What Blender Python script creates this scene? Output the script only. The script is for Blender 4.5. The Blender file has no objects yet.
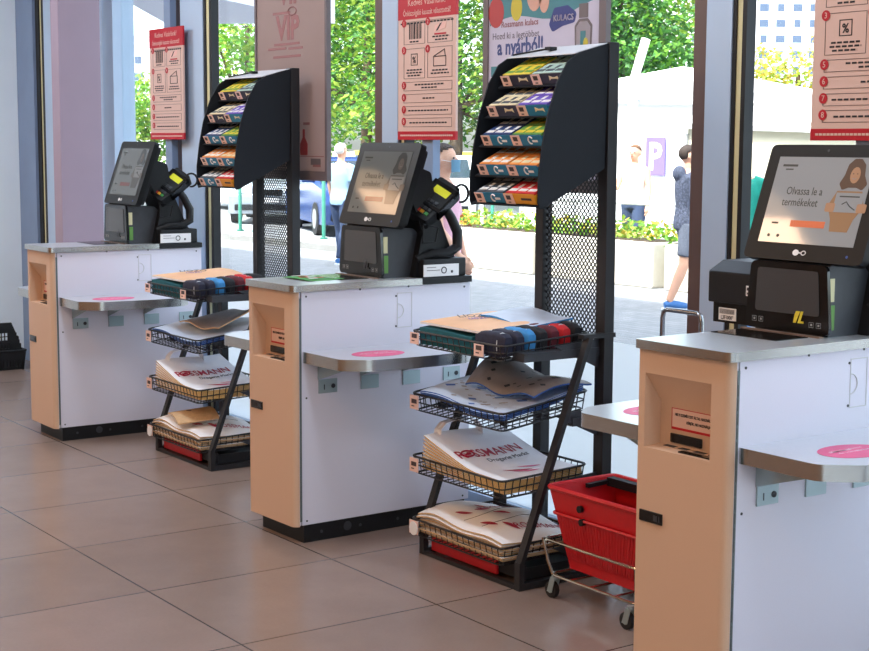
import bpy, bmesh, math, random
from mathutils import Matrix, Vector, Euler
random.seed(7)
WARM, SKY, SUN, EXPO = 22.0, 1.0, 11.0, 0.0
S = bpy.context.scene
COL = S.collection
PI = math.pi

# ------------------------------------------------------------------ materials
def lin(c):
    return tuple(((x/255)/12.92 if x/255 <= .04045 else ((x/255+.055)/1.055)**2.4) for x in c) + (1.0,)

def mat(name, rgb, rough=.5, metal=0.0, var=0.0, scale=20.0, bump=0.0, spec=.5, emit=0.0, stretch=None, transl=0.0):
    m = bpy.data.materials.new(name); m.use_nodes = True
    nt = m.node_tree; N = nt.nodes; L = nt.links
    p = N['Principled BSDF']
    p.inputs['Base Color'].default_value = lin(rgb)
    p.inputs['Roughness'].default_value = rough
    p.inputs['Metallic'].default_value = metal
    p.inputs['Specular IOR Level'].default_value = spec
    if emit:
        p.inputs['Emission Color'].default_value = lin(rgb)
        p.inputs['Emission Strength'].default_value = emit
    if var or bump:
        tc = N.new('ShaderNodeTexCoord'); mp = N.new('ShaderNodeMapping')
        if stretch: mp.inputs['Scale'].default_value = stretch
        nz = N.new('ShaderNodeTexNoise'); nz.inputs['Scale'].default_value = scale; nz.inputs['Detail'].default_value = 6
        L.new(tc.outputs['Object'], mp.inputs['Vector']); L.new(mp.outputs['Vector'], nz.inputs['Vector'])
        if var:
            mr = N.new('ShaderNodeMapRange'); mr.inputs['From Min'].default_value = .3; mr.inputs['From Max'].default_value = .7
            mr.inputs['To Min'].default_value = 1-var; mr.inputs['To Max'].default_value = 1+var
            mx = N.new('ShaderNodeMix'); mx.data_type = 'RGBA'; mx.blend_type = 'MULTIPLY'; mx.inputs['Factor'].default_value = 1
            L.new(nz.outputs['Fac'], mr.inputs['Value'])
            mx.inputs['A'].default_value = lin(rgb); L.new(mr.outputs['Result'], mx.inputs['B'])
            L.new(mx.outputs['Result'], p.inputs['Base Color'])
        if bump:
            b = N.new('ShaderNodeBump'); b.inputs['Strength'].default_value = bump; b.inputs['Distance'].default_value = .01
            L.new(nz.outputs['Fac'], b.inputs['Height']); L.new(b.outputs['Normal'], p.inputs['Normal'])
    if transl:
        tr = N.new('ShaderNodeBsdfTranslucent'); tr.inputs['Color'].default_value = lin(rgb)
        ms = N.new('ShaderNodeMixShader'); ms.inputs['Fac'].default_value = transl
        L.new(p.outputs['BSDF'], ms.inputs[1]); L.new(tr.outputs['BSDF'], ms.inputs[2])
        L.new(ms.outputs['Shader'], N['Material Output'].inputs['Surface'])
    return m

def brick_mat(name, c1, c2, cm, bw, bh, mortar, off=0.0, shift=(0, 0, 0), rough=.5, var=.12, nscale=3, spec=.5, bump=.0):
    m = bpy.data.materials.new(name); m.use_nodes = True
    nt = m.node_tree; N = nt.nodes; L = nt.links; p = N['Principled BSDF']
    tc = N.new('ShaderNodeTexCoord'); mp = N.new('ShaderNodeMapping'); mp.inputs['Location'].default_value = shift
    bt = N.new('ShaderNodeTexBrick'); bt.offset = off; bt.squash = 1
    bt.inputs['Scale'].default_value = 1; bt.inputs['Brick Width'].default_value = bw; bt.inputs['Row Height'].default_value = bh
    bt.inputs['Mortar Size'].default_value = mortar; bt.inputs['Mortar Smooth'].default_value = .2; bt.inputs['Bias'].default_value = 0
    bt.inputs['Color1'].default_value = lin(c1); bt.inputs['Color2'].default_value = lin(c2); bt.inputs['Mortar'].default_value = lin(cm)
    L.new(tc.outputs['Object'], mp.inputs['Vector']); L.new(mp.outputs['Vector'], bt.inputs['Vector'])
    n1 = N.new('ShaderNodeTexNoise'); n1.inputs['Scale'].default_value = nscale; n1.inputs['Detail'].default_value = 8; n1.inputs['Roughness'].default_value = .65
    n2 = N.new('ShaderNodeTexNoise'); n2.inputs['Scale'].default_value = nscale*45; n2.inputs['Detail'].default_value = 3
    L.new(tc.outputs['Object'], n1.inputs['Vector']); L.new(tc.outputs['Object'], n2.inputs['Vector'])
    ad = N.new('ShaderNodeMath'); ad.operation = 'MULTIPLY_ADD'; ad.inputs[1].default_value = .3; L.new(n2.outputs['Fac'], ad.inputs[0]); L.new(n1.outputs['Fac'], ad.inputs[2])
    mr = N.new('ShaderNodeMapRange'); mr.inputs['From Min'].default_value = .4; mr.inputs['From Max'].default_value = .9
    mr.inputs['To Min'].default_value = 1-var; mr.inputs['To Max'].default_value = 1+var
    L.new(ad.outputs[0], mr.inputs['Value'])
    mx = N.new('ShaderNodeMix'); mx.data_type = 'RGBA'; mx.blend_type = 'MULTIPLY'; mx.inputs['Factor'].default_value = 1
    L.new(bt.outputs['Color'], mx.inputs['A']); L.new(mr.outputs['Result'], mx.inputs['B']); L.new(mx.outputs['Result'], p.inputs['Base Color'])
    p.inputs['Roughness'].default_value = rough
    p.inputs['Specular IOR Level'].default_value = spec
    if bump:
        b = N.new('ShaderNodeBump'); b.inputs['Strength'].default_value = bump; b.inputs['Distance'].default_value = .004
        L.new(n2.outputs['Fac'], b.inputs['Height']); L.new(b.outputs['Normal'], p.inputs['Normal'])
    return m

def glass_mat(name, tint=(245, 250, 250), refl=1.0):
    m = bpy.data.materials.new(name); m.use_nodes = True
    nt = m.node_tree; N = nt.nodes; L = nt.links; N.remove(N['Principled BSDF'])
    t = N.new('ShaderNodeBsdfTransparent'); t.inputs['Color'].default_value = lin(tint)
    g = N.new('ShaderNodeBsdfGlossy'); g.inputs['Roughness'].default_value = .02; g.inputs['Color'].default_value = (refl, refl, refl, 1)
    lw = N.new('ShaderNodeLayerWeight'); lw.inputs['Blend'].default_value = .5
    pw = N.new('ShaderNodeMath'); pw.operation = 'POWER'; pw.inputs[1].default_value = 4.5; L.new(lw.outputs['Facing'], pw.inputs[0])
    f = N.new('ShaderNodeMath'); f.operation = 'MULTIPLY_ADD'; f.inputs[1].default_value = .5; f.inputs[2].default_value = .015; L.new(pw.outputs[0], f.inputs[0])
    x = N.new('ShaderNodeMixShader'); L.new(f.outputs[0], x.inputs[0]); L.new(t.outputs[0], x.inputs[1]); L.new(g.outputs[0], x.inputs[2])
    L.new(x.outputs[0], N['Material Output'].inputs['Surface'])
    return m

M = {}
def m_(k, *a, **kw): M[k] = mat(k, *a, **kw)
m_('panel', (224, 223, 238), .42, var=.02, scale=300, bump=.02)
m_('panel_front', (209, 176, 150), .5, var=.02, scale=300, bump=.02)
m_('panel_line', (206, 207, 212), .6)
m_('black', (22, 23, 26), .5, spec=.3, var=.1, scale=60)
m_('blackgloss', (12, 12, 14), .16)
m_('bezel', (13, 13, 15), .4, spec=.25)
m_('darkgrey', (52, 55, 62), .5, var=.08, scale=50)
m_('steel', (188, 188, 186), .27, 1.0, var=.06, scale=60, stretch=(1, 40, 1))
m_('steel_top', (222, 225, 230), .3, .65, var=.03, scale=120)
m_('zinc', (168, 186, 190), .38, .7)
m_('hinge', (104, 116, 120), .5, .4)
m_('rackmetal', (32, 33, 37), .5, .0, var=.08, scale=200, bump=.03)
m_('wire', (22, 22, 25), .4)
m_('hood', (27, 31, 38), .6, var=.06, scale=350, bump=.05, spec=.25)
m_('red', (196, 20, 30), .42, var=.05, scale=40)
m_('reddark', (120, 10, 22), .6)
m_('chrome', (200, 192, 178), .16, 1.0)
m_('rubber', (30, 30, 32), .7)
m_('white', (236, 235, 236), .6)
m_('paper', (247, 246, 248), .75, var=.03, scale=12)
m_('kraft', (224, 178, 108), .8, var=.12, scale=70, stretch=(1, 1, 10))
m_('kraft2', (205, 172, 132), .8, var=.1, scale=60)
m_('print_red', (172, 30, 62), .6)
m_('print_grey', (110, 108, 112), .6)
m_('pink', (226, 92, 140), .5)
m_('pinktext', (250, 205, 222), .5)
m_('tag', (240, 204, 192), .55)
m_('tagink', (70, 56, 58), .6)
m_('sign', (220, 186, 174), .5)
m_('signred', (186, 16, 38), .5)
m_('ink', (38, 34, 38), .6)
m_('signblush', (235, 190, 180), .6)
m_('frame', (180, 201, 226), .45, var=.03, scale=6)
m_('framegrey', (128, 148, 178), .5, var=.04, scale=6)
m_('brown', (104, 84, 80), .5, var=.05, scale=8)
m_('gasket', (22, 24, 28), .6)
m_('cream', (214, 208, 164), .5)
m_('mauve', (158, 140, 156), .6, var=.03, scale=5)
m_('wallwhite', (234, 246, 254), .65, var=.02, scale=4)
m_('ceil', (214, 208, 200), .8)
m_('warmwall', (198, 150, 112), .8, var=.05, scale=2)
m_('extwall', (190, 192, 196), .8, var=.05, scale=3)
m_('film', (248, 249, 250), .6, transl=.72)
m_('asphalt', (150, 150, 152), .9, var=.1, scale=8)
m_('concrete', (214, 205, 190), .85, var=.08, scale=6)
m_('kerb', (140, 138, 136), .9, var=.1, scale=6)
m_('soil', (70, 54, 40), .95, var=.2, scale=20)
m_('tent', (238, 238, 236), .7, var=.02, scale=2)
m_('tentcream', (196, 190, 170), .7); m_('tentgrey', (176, 176, 178), .7)
m_('purple', (112, 94, 190), .5)
m_('leaf_a', (96, 150, 44), .6, var=.35, scale=.8, transl=.35)
m_('leaf_b', (60, 112, 48), .6, var=.4, scale=.8, transl=.3)
m_('leaf_c', (148, 172, 60), .6, var=.35, scale=.9, transl=.35)
m_('leaf_y', (182, 160, 60), .6, var=.35, scale=.9, transl=.35)
m_('bark', (88, 70, 54), .9, var=.25, scale=12)
m_('flower', (232, 110, 60), .6)
m_('flower2', (238, 196, 66), .6)
m_('bldg', (190, 194, 200), .8, var=.04, scale=.2)
m_('bldgteal', (170, 206, 196), .8)
m_('bldgwin', (70, 84, 108), .3)
m_('carwhite', (236, 238, 240), .25)
m_('carsilver', (176, 184, 192), .25, .4)
m_('carblue', (40, 66, 120), .22)
m_('carglass', (40, 50, 60), .1)
m_('tyre', (28, 28, 30), .8)
m_('hub', (170, 172, 176), .35, .6)
m_('lamp', (236, 240, 242), .15)
m_('redlamp', (190, 30, 30), .2)
m_('bollard', (52, 128, 108), .45)
m_('skin', (222, 168, 140), .55)
m_('hair_white', (222, 218, 210), .8, var=.1, scale=40)
m_('hair_dark', (58, 44, 38), .8, var=.2, scale=40)
m_('hair_brown', (112, 78, 52), .8, var=.2, scale=40)
m_('hoodie', (70, 74, 92), .9, var=.5, scale=40)
m_('shorts', (92, 96, 110), .9, var=.2, scale=40)
m_('tee', (158, 190, 214), .85, var=.06, scale=12)
m_('jeans', (52, 66, 96), .9, var=.12, scale=30)
m_('teal', (26, 150, 130), .8, var=.08, scale=14)
m_('pinktop', (224, 170, 186), .8)
m_('whitetop', (238, 236, 234), .8)
m_('mask', (132, 180, 206), .7)
m_('shoe', (60, 110, 170), .6)
m_('sole', (232, 234, 238), .6)
m_('yellow', (226, 204, 60), .5)
m_('blue', (44, 78, 150), .5)
m_('orange', (236, 140, 44), .5)
m_('fence', (60, 82, 132), .7)
m_('navy', (34, 36, 58), .75, var=.25, scale=40)
m_('ltblue', (58, 140, 204), .7, var=.15, scale=40)
m_('maroon', (92, 26, 40), .75, var=.15, scale=40)
m_('redcloth', (206, 30, 38), .7, var=.12, scale=40)
m_('tealcloth', (24, 96, 108), .75, var=.15, scale=40)
m_('blackcloth', (30, 30, 36), .8, var=.2, scale=40)
m_('greybag', (150, 140, 138), .6, var=.08, scale=30)
m_('bluebag', (196, 208, 228), .5, var=.08, scale=18)
m_('blueedge', (46, 92, 170), .5)
m_('peach', (238, 188, 146), .6, var=.06, scale=8)
m_('green', (70, 150, 72), .6, var=.2, scale=50)
m_('teal_front', (28, 124, 168), .5)
m_('navy_front', (40, 38, 62), .5)
m_('amber', (238, 168, 36), .5)
m_('p_yellow', (222, 196, 60), .5); m_('p_green', (96, 148, 66), .5); m_('p_pale', (176, 200, 190), .5)
m_('p_cream', (228, 212, 176), .5); m_('p_violet', (106, 80, 180), .5); m_('p_navy', (38, 60, 110), .5)
m_('p_orange', (238, 150, 70), .5); m_('p_red', (206, 44, 50), .5); m_('p_dark', (70, 76, 84), .5); m_('p_white', (232, 228, 224), .5)
m_('lcd', (92, 96, 96), .05, emit=.1, spec=.3)
m_('lcd_bright', (146, 149, 152), .05, emit=.17)
m_('lcd_ink', (58, 62, 60), .3)
m_('lcd_orange', (206, 104, 66), .3, emit=.15)
m_('lcd_skin', (170, 130, 100), .3, emit=.06)
m_('lcd_dimink', (58, 61, 61), .1, spec=.3); m_('lcd_dimred', (104, 60, 56), .1, spec=.3); m_('lcd_dimskin', (88, 82, 78), .1, spec=.3); m_('lcd_dimcoat', (74, 72, 70), .1, spec=.3); m_('lcd_dimsheet', (112, 114, 114), .1, spec=.3)
m_('lcd_hair', (84, 62, 48), .3)
m_('lcd_coat', (146, 112, 80), .3, emit=.05)
m_('termscreen', (206, 206, 40), .3, emit=.35)
m_('copper', (132, 108, 94), .35, .6)
m_('scanglass', (70, 70, 72), .1)
m_('scanink', (150, 150, 150), .5)
m_('barcode', (226, 220, 210), .6)
m_('poster', (184, 162, 156), .6, var=.05, scale=4, transl=.5)
m_('posterlt', (216, 206, 214), .6, transl=.55)
m_('posterframe', (108, 96, 98), .5)
m_('posterink', (150, 100, 100), .6)
m_('posterblue', (54, 62, 122), .6)
m_('posternavy', (70, 80, 128), .6)
m_('posterteal', (72, 128, 136), .6)
m_('posterred', (176, 66, 66), .6)
m_('postery', (196, 178, 60), .6)
m_('posterskin', (206, 158, 140), .6)
m_('loopsteel', (150, 152, 156), .25, 1.0)
m_('diffuser', (255, 214, 165), .5, emit=3.0)
m_('fill_diffuser', (236, 244, 255), .5, emit=3.0)  # glowing face of the added cool fill lamps
M['glass'] = glass_mat('glass')
M['dglass'] = glass_mat('dglass', (200, 206, 208))
M['floor'] = brick_mat('floor_tile', (145, 126, 117), (138, 120, 111), (58, 49, 44), .677, .7339, .0035, 0, (1.7771, -.0099, 0), .24, .10, 2.2, .5, 0)
M['paver'] = brick_mat('paver', (146, 145, 147), (135, 135, 138), (112, 112, 115), .22, .11, .006, .5, (0, 0, 0), .8, .1, 2, .3)

# ------------------------------------------------------------------ mesh builder
class MB:
    def __init__(s): s.v = []; s.f = []; s.m = []; s.T = Matrix.Identity(4)
    def add(s, vs, fs, m=0):
        b = len(s.v); T = s.T
        s.v += [tuple(T @ Vector(p)) for p in vs]
        for f in fs: s.f.append([b+i for i in f]); s.m.append(m)
        return s
    def box(s, x0, x1, y0, y1, z0, z1, m=0, bev=0):
        if bev:
            bm = bmesh.new(); bmesh.ops.create_cube(bm, size=1)
            for v in bm.verts: v.co = Vector(((x0+x1)/2+v.co.x*(x1-x0), (y0+y1)/2+v.co.y*(y1-y0), (z0+z1)/2+v.co.z*(z1-z0)))
            bmesh.ops.bevel(bm, geom=bm.edges[:], offset=bev, segments=3, profile=.6, affect='EDGES')
            s.bm(bm, m); return s
        return s.add([(x0, y0, z0), (x1, y0, z0), (x1, y1, z0), (x0, y1, z0), (x0, y0, z1), (x1, y0, z1), (x1, y1, z1), (x0, y1, z1)],
                     [(0, 3, 2, 1), (4, 5, 6, 7), (0, 1, 5, 4), (1, 2, 6, 5), (2, 3, 7, 6), (3, 0, 4, 7)], m)
    def bm(s, bm, m=0):
        bm.verts.index_update()
        s.add([v.co[:] for v in bm.verts], [[v.index for v in f.verts] for f in bm.faces], m); bm.free(); return s
    def prism(s, pts, axis, a, b, m=0, cap=None):
        def P(p, t):
            return {'x': (t, p[0], p[1]), 'y': (p[0], t, p[1]), 'z': (p[0], p[1], t)}[axis]
        n = len(pts)
        area = sum(pts[i][0]*pts[(i+1) % n][1]-pts[(i+1) % n][0]*pts[i][1] for i in range(n))
        q = pts if (area > 0) != (axis == 'y') else pts[::-1]
        if b < a: a, b = b, a
        vs = [P(p, a) for p in q]+[P(p, b) for p in q]
        s.add(vs, [[i, (i+1) % n, n+(i+1) % n, n+i] for i in range(n)], m)
        s.add(vs, [list(range(n))[::-1], list(range(n, 2*n))], m if cap is None else cap)
        return s
    def tube(s, path, r, n=8, m=0, closed=False, flat=None):
        P = [Vector(p) for p in path]; k = len(P); rings = []
        if k < 2: return s
        t0 = (P[1]-P[0]).normalized(); up = Vector((0, 0, 1)) if abs(t0.z) < .9 else Vector((0, 1, 0))
        u = t0.cross(up).normalized()
        for i in range(k):
            if closed: t = P[(i+1) % k]-P[i-1]
            else: t = P[min(i+1, k-1)]-P[max(i-1, 0)]
            t.normalize(); u = (u-t*u.dot(t)).normalized(); w = t.cross(u)
            ri = r[i] if isinstance(r, (list, tuple)) else r
            rings.append([P[i]+(u*math.cos(2*PI*j/n)+w*math.sin(2*PI*j/n))*ri for j in range(n)])
        vs = [p[:] for rg in rings for p in rg]; fs = []
        for i in range(k if closed else k-1):
            a = i*n; b = ((i+1) % k)*n
            fs += [[a+j, a+(j+1) % n, b+(j+1) % n, b+j] for j in range(n)]
        if not closed: fs += [list(range(n))[::-1], [(k-1)*n+j for j in range(n)]]
        return s.add(vs, fs, m)
    def bar(s, p, q, w, h, m=0, up=(0, 0, 1)):
        p = Vector(p); q = Vector(q); t = (q-p).normalized(); up = Vector(up)
        if abs(t.dot(up)) > .98: up = Vector((0, 1, 0))
        a = t.cross(up).normalized()*w/2; b = a.cross(t).normalized()*h/2
        vs = [(c+sx*a+sy*b)[:] for c in (p, q) for sx, sy in ((-1, -1), (1, -1), (1, 1), (-1, 1))]
        return s.add(vs, [(0, 1, 2, 3), (7, 6, 5, 4), (0, 4, 5, 1), (1, 5, 6, 2), (2, 6, 7, 3), (3, 7, 4, 0)], m)
    def cyl(s, c, axis, r, h, n=16, m=0):
        c = Vector(c); d = Vector({'x': (1, 0, 0), 'y': (0, 1, 0), 'z': (0, 0, 1)}[axis])*h/2
        return s.tube([c-d, c+d], r, n, m)
    def ball(s, c, r, m=0, u=12, v=8):
        bm = bmesh.new(); bmesh.ops.create_uvsphere(bm, u_segments=u, v_segments=v, radius=1)
        r = r if isinstance(r, (tuple, list)) else (r, r, r)
        for w in bm.verts: w.co = Vector((c[0]+w.co.x*r[0], c[1]+w.co.y*r[1], c[2]+w.co.z*r[2]))
        return s.bm(bm, m)
    def disc(s, c, rx, ry, h, m=0, n=28, T=None):
        return s.prism([(c[0]+rx*math.cos(2*PI*i/n), c[1]+ry*math.sin(2*PI*i/n)) for i in range(n)], 'z', c[2], c[2]+h, m)
    def sheet(s, fn, nu, nv, th, m=0, medge=None):
        """fn(u,v)->point for the top surface; the underside lies th below."""
        me = m if medge is None else medge
        top = [fn(i/nu, j/nv) for j in range(nv+1) for i in range(nu+1)]
        W = nu+1; n = len(top)
        bot = [(p[0], p[1], p[2]-th) for p in top]
        q = [[j*W+i, j*W+i+1, (j+1)*W+i+1, (j+1)*W+i] for j in range(nv) for i in range(nu)]
        s.add(top+bot, q, m)
        s.add(top+bot, [[n+k for k in f[::-1]] for f in q], me)
        e = [(i, i+1) for i in range(nu)]+[(j*W+nu, (j+1)*W+nu) for j in range(nv)]+[(nv*W+i+1, nv*W+i) for i in range(nu)]+[((j+1)*W, j*W) for j in range(nv)]
        s.add(top+bot, [[b, a, n+a, n+b] for a, b in e], me)
        return s
    def text(s, body, mtx, size, m=0, h=.0006, align='CENTER', squeeze=1.0, bold=0.0):
        c = bpy.data.curves.new('t', 'FONT'); c.body = body; c.size = size; c.align_x = align; c.resolution_u = 2
        c.extrude = h/2; c.offset = bold
        o = bpy.data.objects.new('t', c); me = bpy.data.meshes.new_from_object(o)
        T0 = s.T; s.T = T0 @ mtx @ Matrix.Diagonal((squeeze, 1, 1, 1)) @ Matrix.Translation((0, 0, h/2))
        s.add([v.co[:] for v in me.vertices], [list(p.vertices) for p in me.polygons], m); s.T = T0
        bpy.data.meshes.remove(me); bpy.data.objects.remove(o); bpy.data.curves.remove(c)
        return s
    def at(s, mtx): s.T = mtx; return s
    def build(s, name, mats, parent=None, smooth=False, loc=None):
        me = bpy.data.meshes.new(name); me.from_pydata(s.v, [], s.f)
        if isinstance(mats, str): mats = [mats]
        for k in mats: me.materials.append(M[k])
        me.polygons.foreach_set('material_index', [min(i, len(mats)-1) for i in s.m])
        if smooth:
            me.polygons.foreach_set('use_smooth', [True]*len(me.polygons)); me.set_sharp_from_angle(angle=math.radians(38))
        me.update()
        o = bpy.data.objects.new(name, me); COL.objects.link(o)
        if parent is not None: o.parent = parent
        if loc is not None: o.location = loc
        return o

def tag(o, label, cat, group=None, kind=None):
    o['label'] = label; o['category'] = cat
    if group: o['group'] = group
    if kind: o['kind'] = kind
    return o
def thing(name, label, cat, loc=(0, 0, 0), rz=0, group=None):
    o = bpy.data.objects.new(name, None); COL.objects.link(o); o.empty_display_size = .1
    o.location = loc; o.rotation_euler = (0, 0, rz)
    return tag(o, label, cat, group)
def struct(mb, name, mats, smooth=False, parent=None):
    o = mb.build(name, mats, parent, smooth)
    if parent is None: o['kind'] = 'structure'
    return o
def dup(root, loc=None, rz=None, label=None, group=None):
    def cp(o, par):
        c = o.copy(); COL.objects.link(c)
        if par is not None: c.parent = par
        for ch in list(o.children): cp(ch, c)
        return c
    r = cp(root, None)
    if loc is not None: r.location = loc
    if rz is not None: r.rotation_euler = (0, 0, rz)
    if label: r['label'] = label
    if group: r['group'] = group
    return r
def plane_mtx(o, ux, uy):
    """matrix whose local x,y run along ux,uy from origin o (local z = ux x uy)."""
    ux = Vector(ux).normalized(); uy = Vector(uy).normalized(); uz = ux.cross(uy)
    T = Matrix.Identity(4)
    for i in range(3): T[i][0] = ux[i]; T[i][1] = uy[i]; T[i][2] = uz[i]; T[i][3] = o[i]
    return T
def round_poly(pts, rad, n=6):
    out = []; k = len(pts)
    for i in range(k):
        p = Vector(pts[i]); a = Vector(pts[i-1])-p; b = Vector(pts[(i+1) % k])-p
        r = rad[i] if isinstance(rad, (list, tuple)) else rad
        if r <= 0: out.append(tuple(p)); continue
        an = a.angle(b); d = min(r/math.tan(an/2), a.length*.49, b.length*.49)
        A = p+a.normalized()*d; B = p+b.normalized()*d
        for j in range(n+1):
            t = j/n; out.append(tuple(A*(1-t)**2+p*2*t*(1-t)+B*t*t))
    return out

# ------------------------------------------------------------------ the setting
YW = .95
struct(MB().box(-5.45, 9.5, -8, 1.0, -.12, 0), 'floor', 'floor')
struct(MB().box(-5.6, 9.5, -8, 1.02, 3.3, 3.45), 'ceiling', 'ceil')
struct(MB().box(-5.6, -5.45, -8, .95, -.18, 3.45), 'wall_left', 'wallwhite')
struct(MB().box(-5.6, 9.5, -8.15, -8, -.18, 3.45), 'wall_back', 'warmwall')
struct(MB().box(9.5, 9.65, -8.15, 1.05, 3.0, 3.45).box(9.5, 9.65, -8.15, 1.05, -.18, .35).box(9.5, 9.65, -8.15, -7.6, .35, 3.0).box(9.5, 9.65, .6, 1.05, .35, 3.0), 'wall_right', 'frame')
w = struct(MB().box(9.55, 9.62, -5.0, -4.9, .35, 3.0).box(9.55, 9.62, -2.3, -2.2, .35, 3.0), 'window_9', 'frame')
MB().box(9.58, 9.588, -7.6, .6, .35, 3.0).build('pane', 'glass', w)
fac = MB().box(-30, 9.65, .96, 1.25, 3.28, 10.6).box(-30, -5.6, .96, 1.25, -.18, 3.28)
fac.box(-30, 9.65, -8.15, 1.25, 10.5, 10.7)
struct(fac, 'wall_facade', 'extwall')
struct(MB().box(-3.95, -3.83, .6, .865, 0, 3.3, bev=.004), 'wall_pier', 'mauve')

def mullion(n, brown, white, end):
    b = MB()
    b.box(brown[0], brown[1], YW+.03, YW+.052, -.02, 3.3, 1)
    b.box(white[0], white[1], YW, YW+.052, 0, 3.3, 0)
    x = white[1]; w = (end-x)
    b.box(x, x+w*.25, YW+.005, YW+.052, 0, 3.3, 2).box(x+w*.25, x+w*.68, YW+.012, YW+.052, 0, 3.3, 3).box(x+w*.68, end, YW+.008, YW+.052, 0, 3.3, 2)
    o = struct(b, 'trim_%d' % n, ['frame', 'brown', 'gasket', 'cream'])
    return o
mullion(1, (-3.028, -2.905), (-2.905, -2.63), -2.54)
mullion(2, (-.95, -.845), (-.845, -.72), -.66)
mullion(3, (1.093, 1.182), (1.182, 1.30), 1.36)
mullion(4, (3.12, 3.18), (3.18, 3.30), 3.36)
mullion(5, (5.12, 5.18), (5.18, 5.30), 5.36)
mullion(6, (7.12, 7.18), (7.18, 7.30), 7.36)
b = MB().box(-5.45, -5.13, YW-.02, YW+.14, 0, 3.3, 1).box(-5.13, -5.07, YW, YW+.1, 0, 3.3, 2).box(-5.07, -5.02, YW+.01, YW+.1, 0, 3.3, 3)
b.box(-5.02, -4.955, YW, YW+.1, 0, 3.3, 2).box(-4.955, -4.80, YW-.01, YW+.14, 0, 3.3, 0).box(-4.0, -3.84, YW, YW+.14, 0, 3.3, 0)
struct(b, 'trim_7', ['frame', 'framegrey', 'gasket', 'cream'])
SILL = .79
bays = [(-4.80, -4.0), (-3.84, -3.028), (-2.54, -.95), (-.66, 1.093), (1.36, 3.12), (3.36, 5.12), (5.36, 7.12), (7.36, 9.5)]
for i, (x0, x1) in enumerate(bays):
    f = MB().box(x0, x1, YW+.02, YW+.12, 0, .05).box(x0, x1, YW+.02, YW+.12, 3.22, 3.3)
    w = struct(f, 'window_%d' % (i+1), 'frame')
    MB().box(x0, x1, YW+.055, YW+.063, .05, 3.22).build('pane', 'glass', w)
    MB().box(x0, x1, YW+.046, YW+.052, .05, SILL).build('frosted_film', 'film', w)

# outside ground
struct(MB().box(-60, 40, .98, 9.9, -.4, -.18).box(9.66, 40, -30, .98, -.4, -.18), 'pavement', 'paver')
struct(MB().box(-60, 20, 9.9, 60, -.4, -.182), 'road', 'asphalt')
struct(MB().box(-300, 60, 60, 330, -.6, -.3), 'ground', 'concrete')
struct(MB().box(-320, -60, -60, 60, -.6, -.3), 'ground_side', 'concrete')
struct(MB().box(-60, -13.5, 9.75, 9.95, -.2, -.08), 'kerb', 'kerb')
# clad outside pillar and canopy by the entrance
p = MB().box(-5.6, -5.3, 1.6, 1.71, -.18, 2.235).box(-5.6, -5.3, 1.6, 1.71, 2.25, 3.3).box(-5.59, -5.31, 1.61, 1.70, 2.23, 2.255)
struct(p, 'pillar', 'panel')
cn = MB().prism([(-6.17, 2.1), (-7.91, 3.23), (-6.9, 4.4), (-5.2, 2.2), (-5.1, 1.26), (-5.6, 1.26)], 'z', 2.6, 2.9)
struct(cn, 'canopy_roof', 'panel')

# ------------------------------------------------------------------ outside: tents, sign, fence, planters
def tent(label, x0, x1, y0, y1, z0, z1, apex, zap, cloth='tent'):
    t = thing('market_tent', label, 'tent', ((x0+x1)/2, (y0+y1)/2, -.18), 0, 'white tents beyond the planters')
    cx, cy = (x0+x1)/2, (y0+y1)/2; hx, hy = (x1-x0)/2, (y1-y0)/2
    w = MB()
    for q in ((-hx, hx, -hy, -hy+.03), (-hx, hx, hy-.03, hy), (-hx, -hx+.03, -hy+.03, hy-.03), (hx-.03, hx, -hy+.03, hy-.03)): w.box(*q, 0, z0+.18)
    w.build('wall', cloth, t)
    e = .12; ax = apex-cx
    vs = [(-hx-e, -hy-e, z0+.18), (hx+e, -hy-e, z1+.18), (hx+e, hy+e, z1+.18), (-hx-e, hy+e, z0+.18), (ax, 0, zap+.18)]
    MB().add(vs, [(0, 1, 4), (1, 2, 4), (2, 3, 4), (3, 0, 4), (3, 2, 1, 0)]).build('roof', 'tent', t)
    v = MB()
    v.bar((-hx-e, -hy-e, z0+.15), (hx+e, -hy-e, z1+.15), .02, .08)
    v.build('valance', 'tentgrey', t)
    for sx in (-1, 1): MB().box(sx*hx-.03, sx*hx+.03, -hy-.06, -hy-.005, 0, min(z0, z1)+.18).build('pole', 'tentgrey', t)
    return t
tent('big white tent wall carrying the purple parking sign', -21.3, -15.8, 18, 24, 2.55, 2.35, -19.5, 3.25)
tent('white tent with sloping roof seen beside the instruction sign nearest the camera', -13.2, -7.5, 15, 19, 1.88, 1.72, -13.1, 2.3, 'tentcream')
t = thing('parking_sign', 'purple square sign with a white letter P on the white tent wall', 'sign', (-17.08, 17.97, 1.32))
MB().box(-.27, .27, -.03, .0, -.38, .37, bev=.01).build('board', 'purple', t)
MB().text('P', plane_mtx((0, -.031, -.255), (1, 0, 0), (0, 0, 1)), .74, 0, .004, bold=.02).build('letter', 'white', t)
t = thing('banner_pole', 'leaning white pole rising above the white tent roof', 'pole', (-17.6, 17.7, -.18))
MB().tube([(.1, 0, 0), (.12, 0, 2.95), (.45, 0, 3.75)], .09, 10).build('shaft', 'white', t, True)
MB().cyl((.1, 0, .03), 'z', .2, .06).build('base', 'tentgrey', t)
f = thing('fence', 'long dark blue fence with a yellow top rail behind the street', 'fence', (-37, 27, -.18))
MB().box(-5.5, 5.5, 0, .06, 0, 1.3).build('panel', 'fence', f); MB().box(-5.5, 5.5, -.04, .1, 1.3, 1.46).build('top_rail', 'yellow', f)

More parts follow.
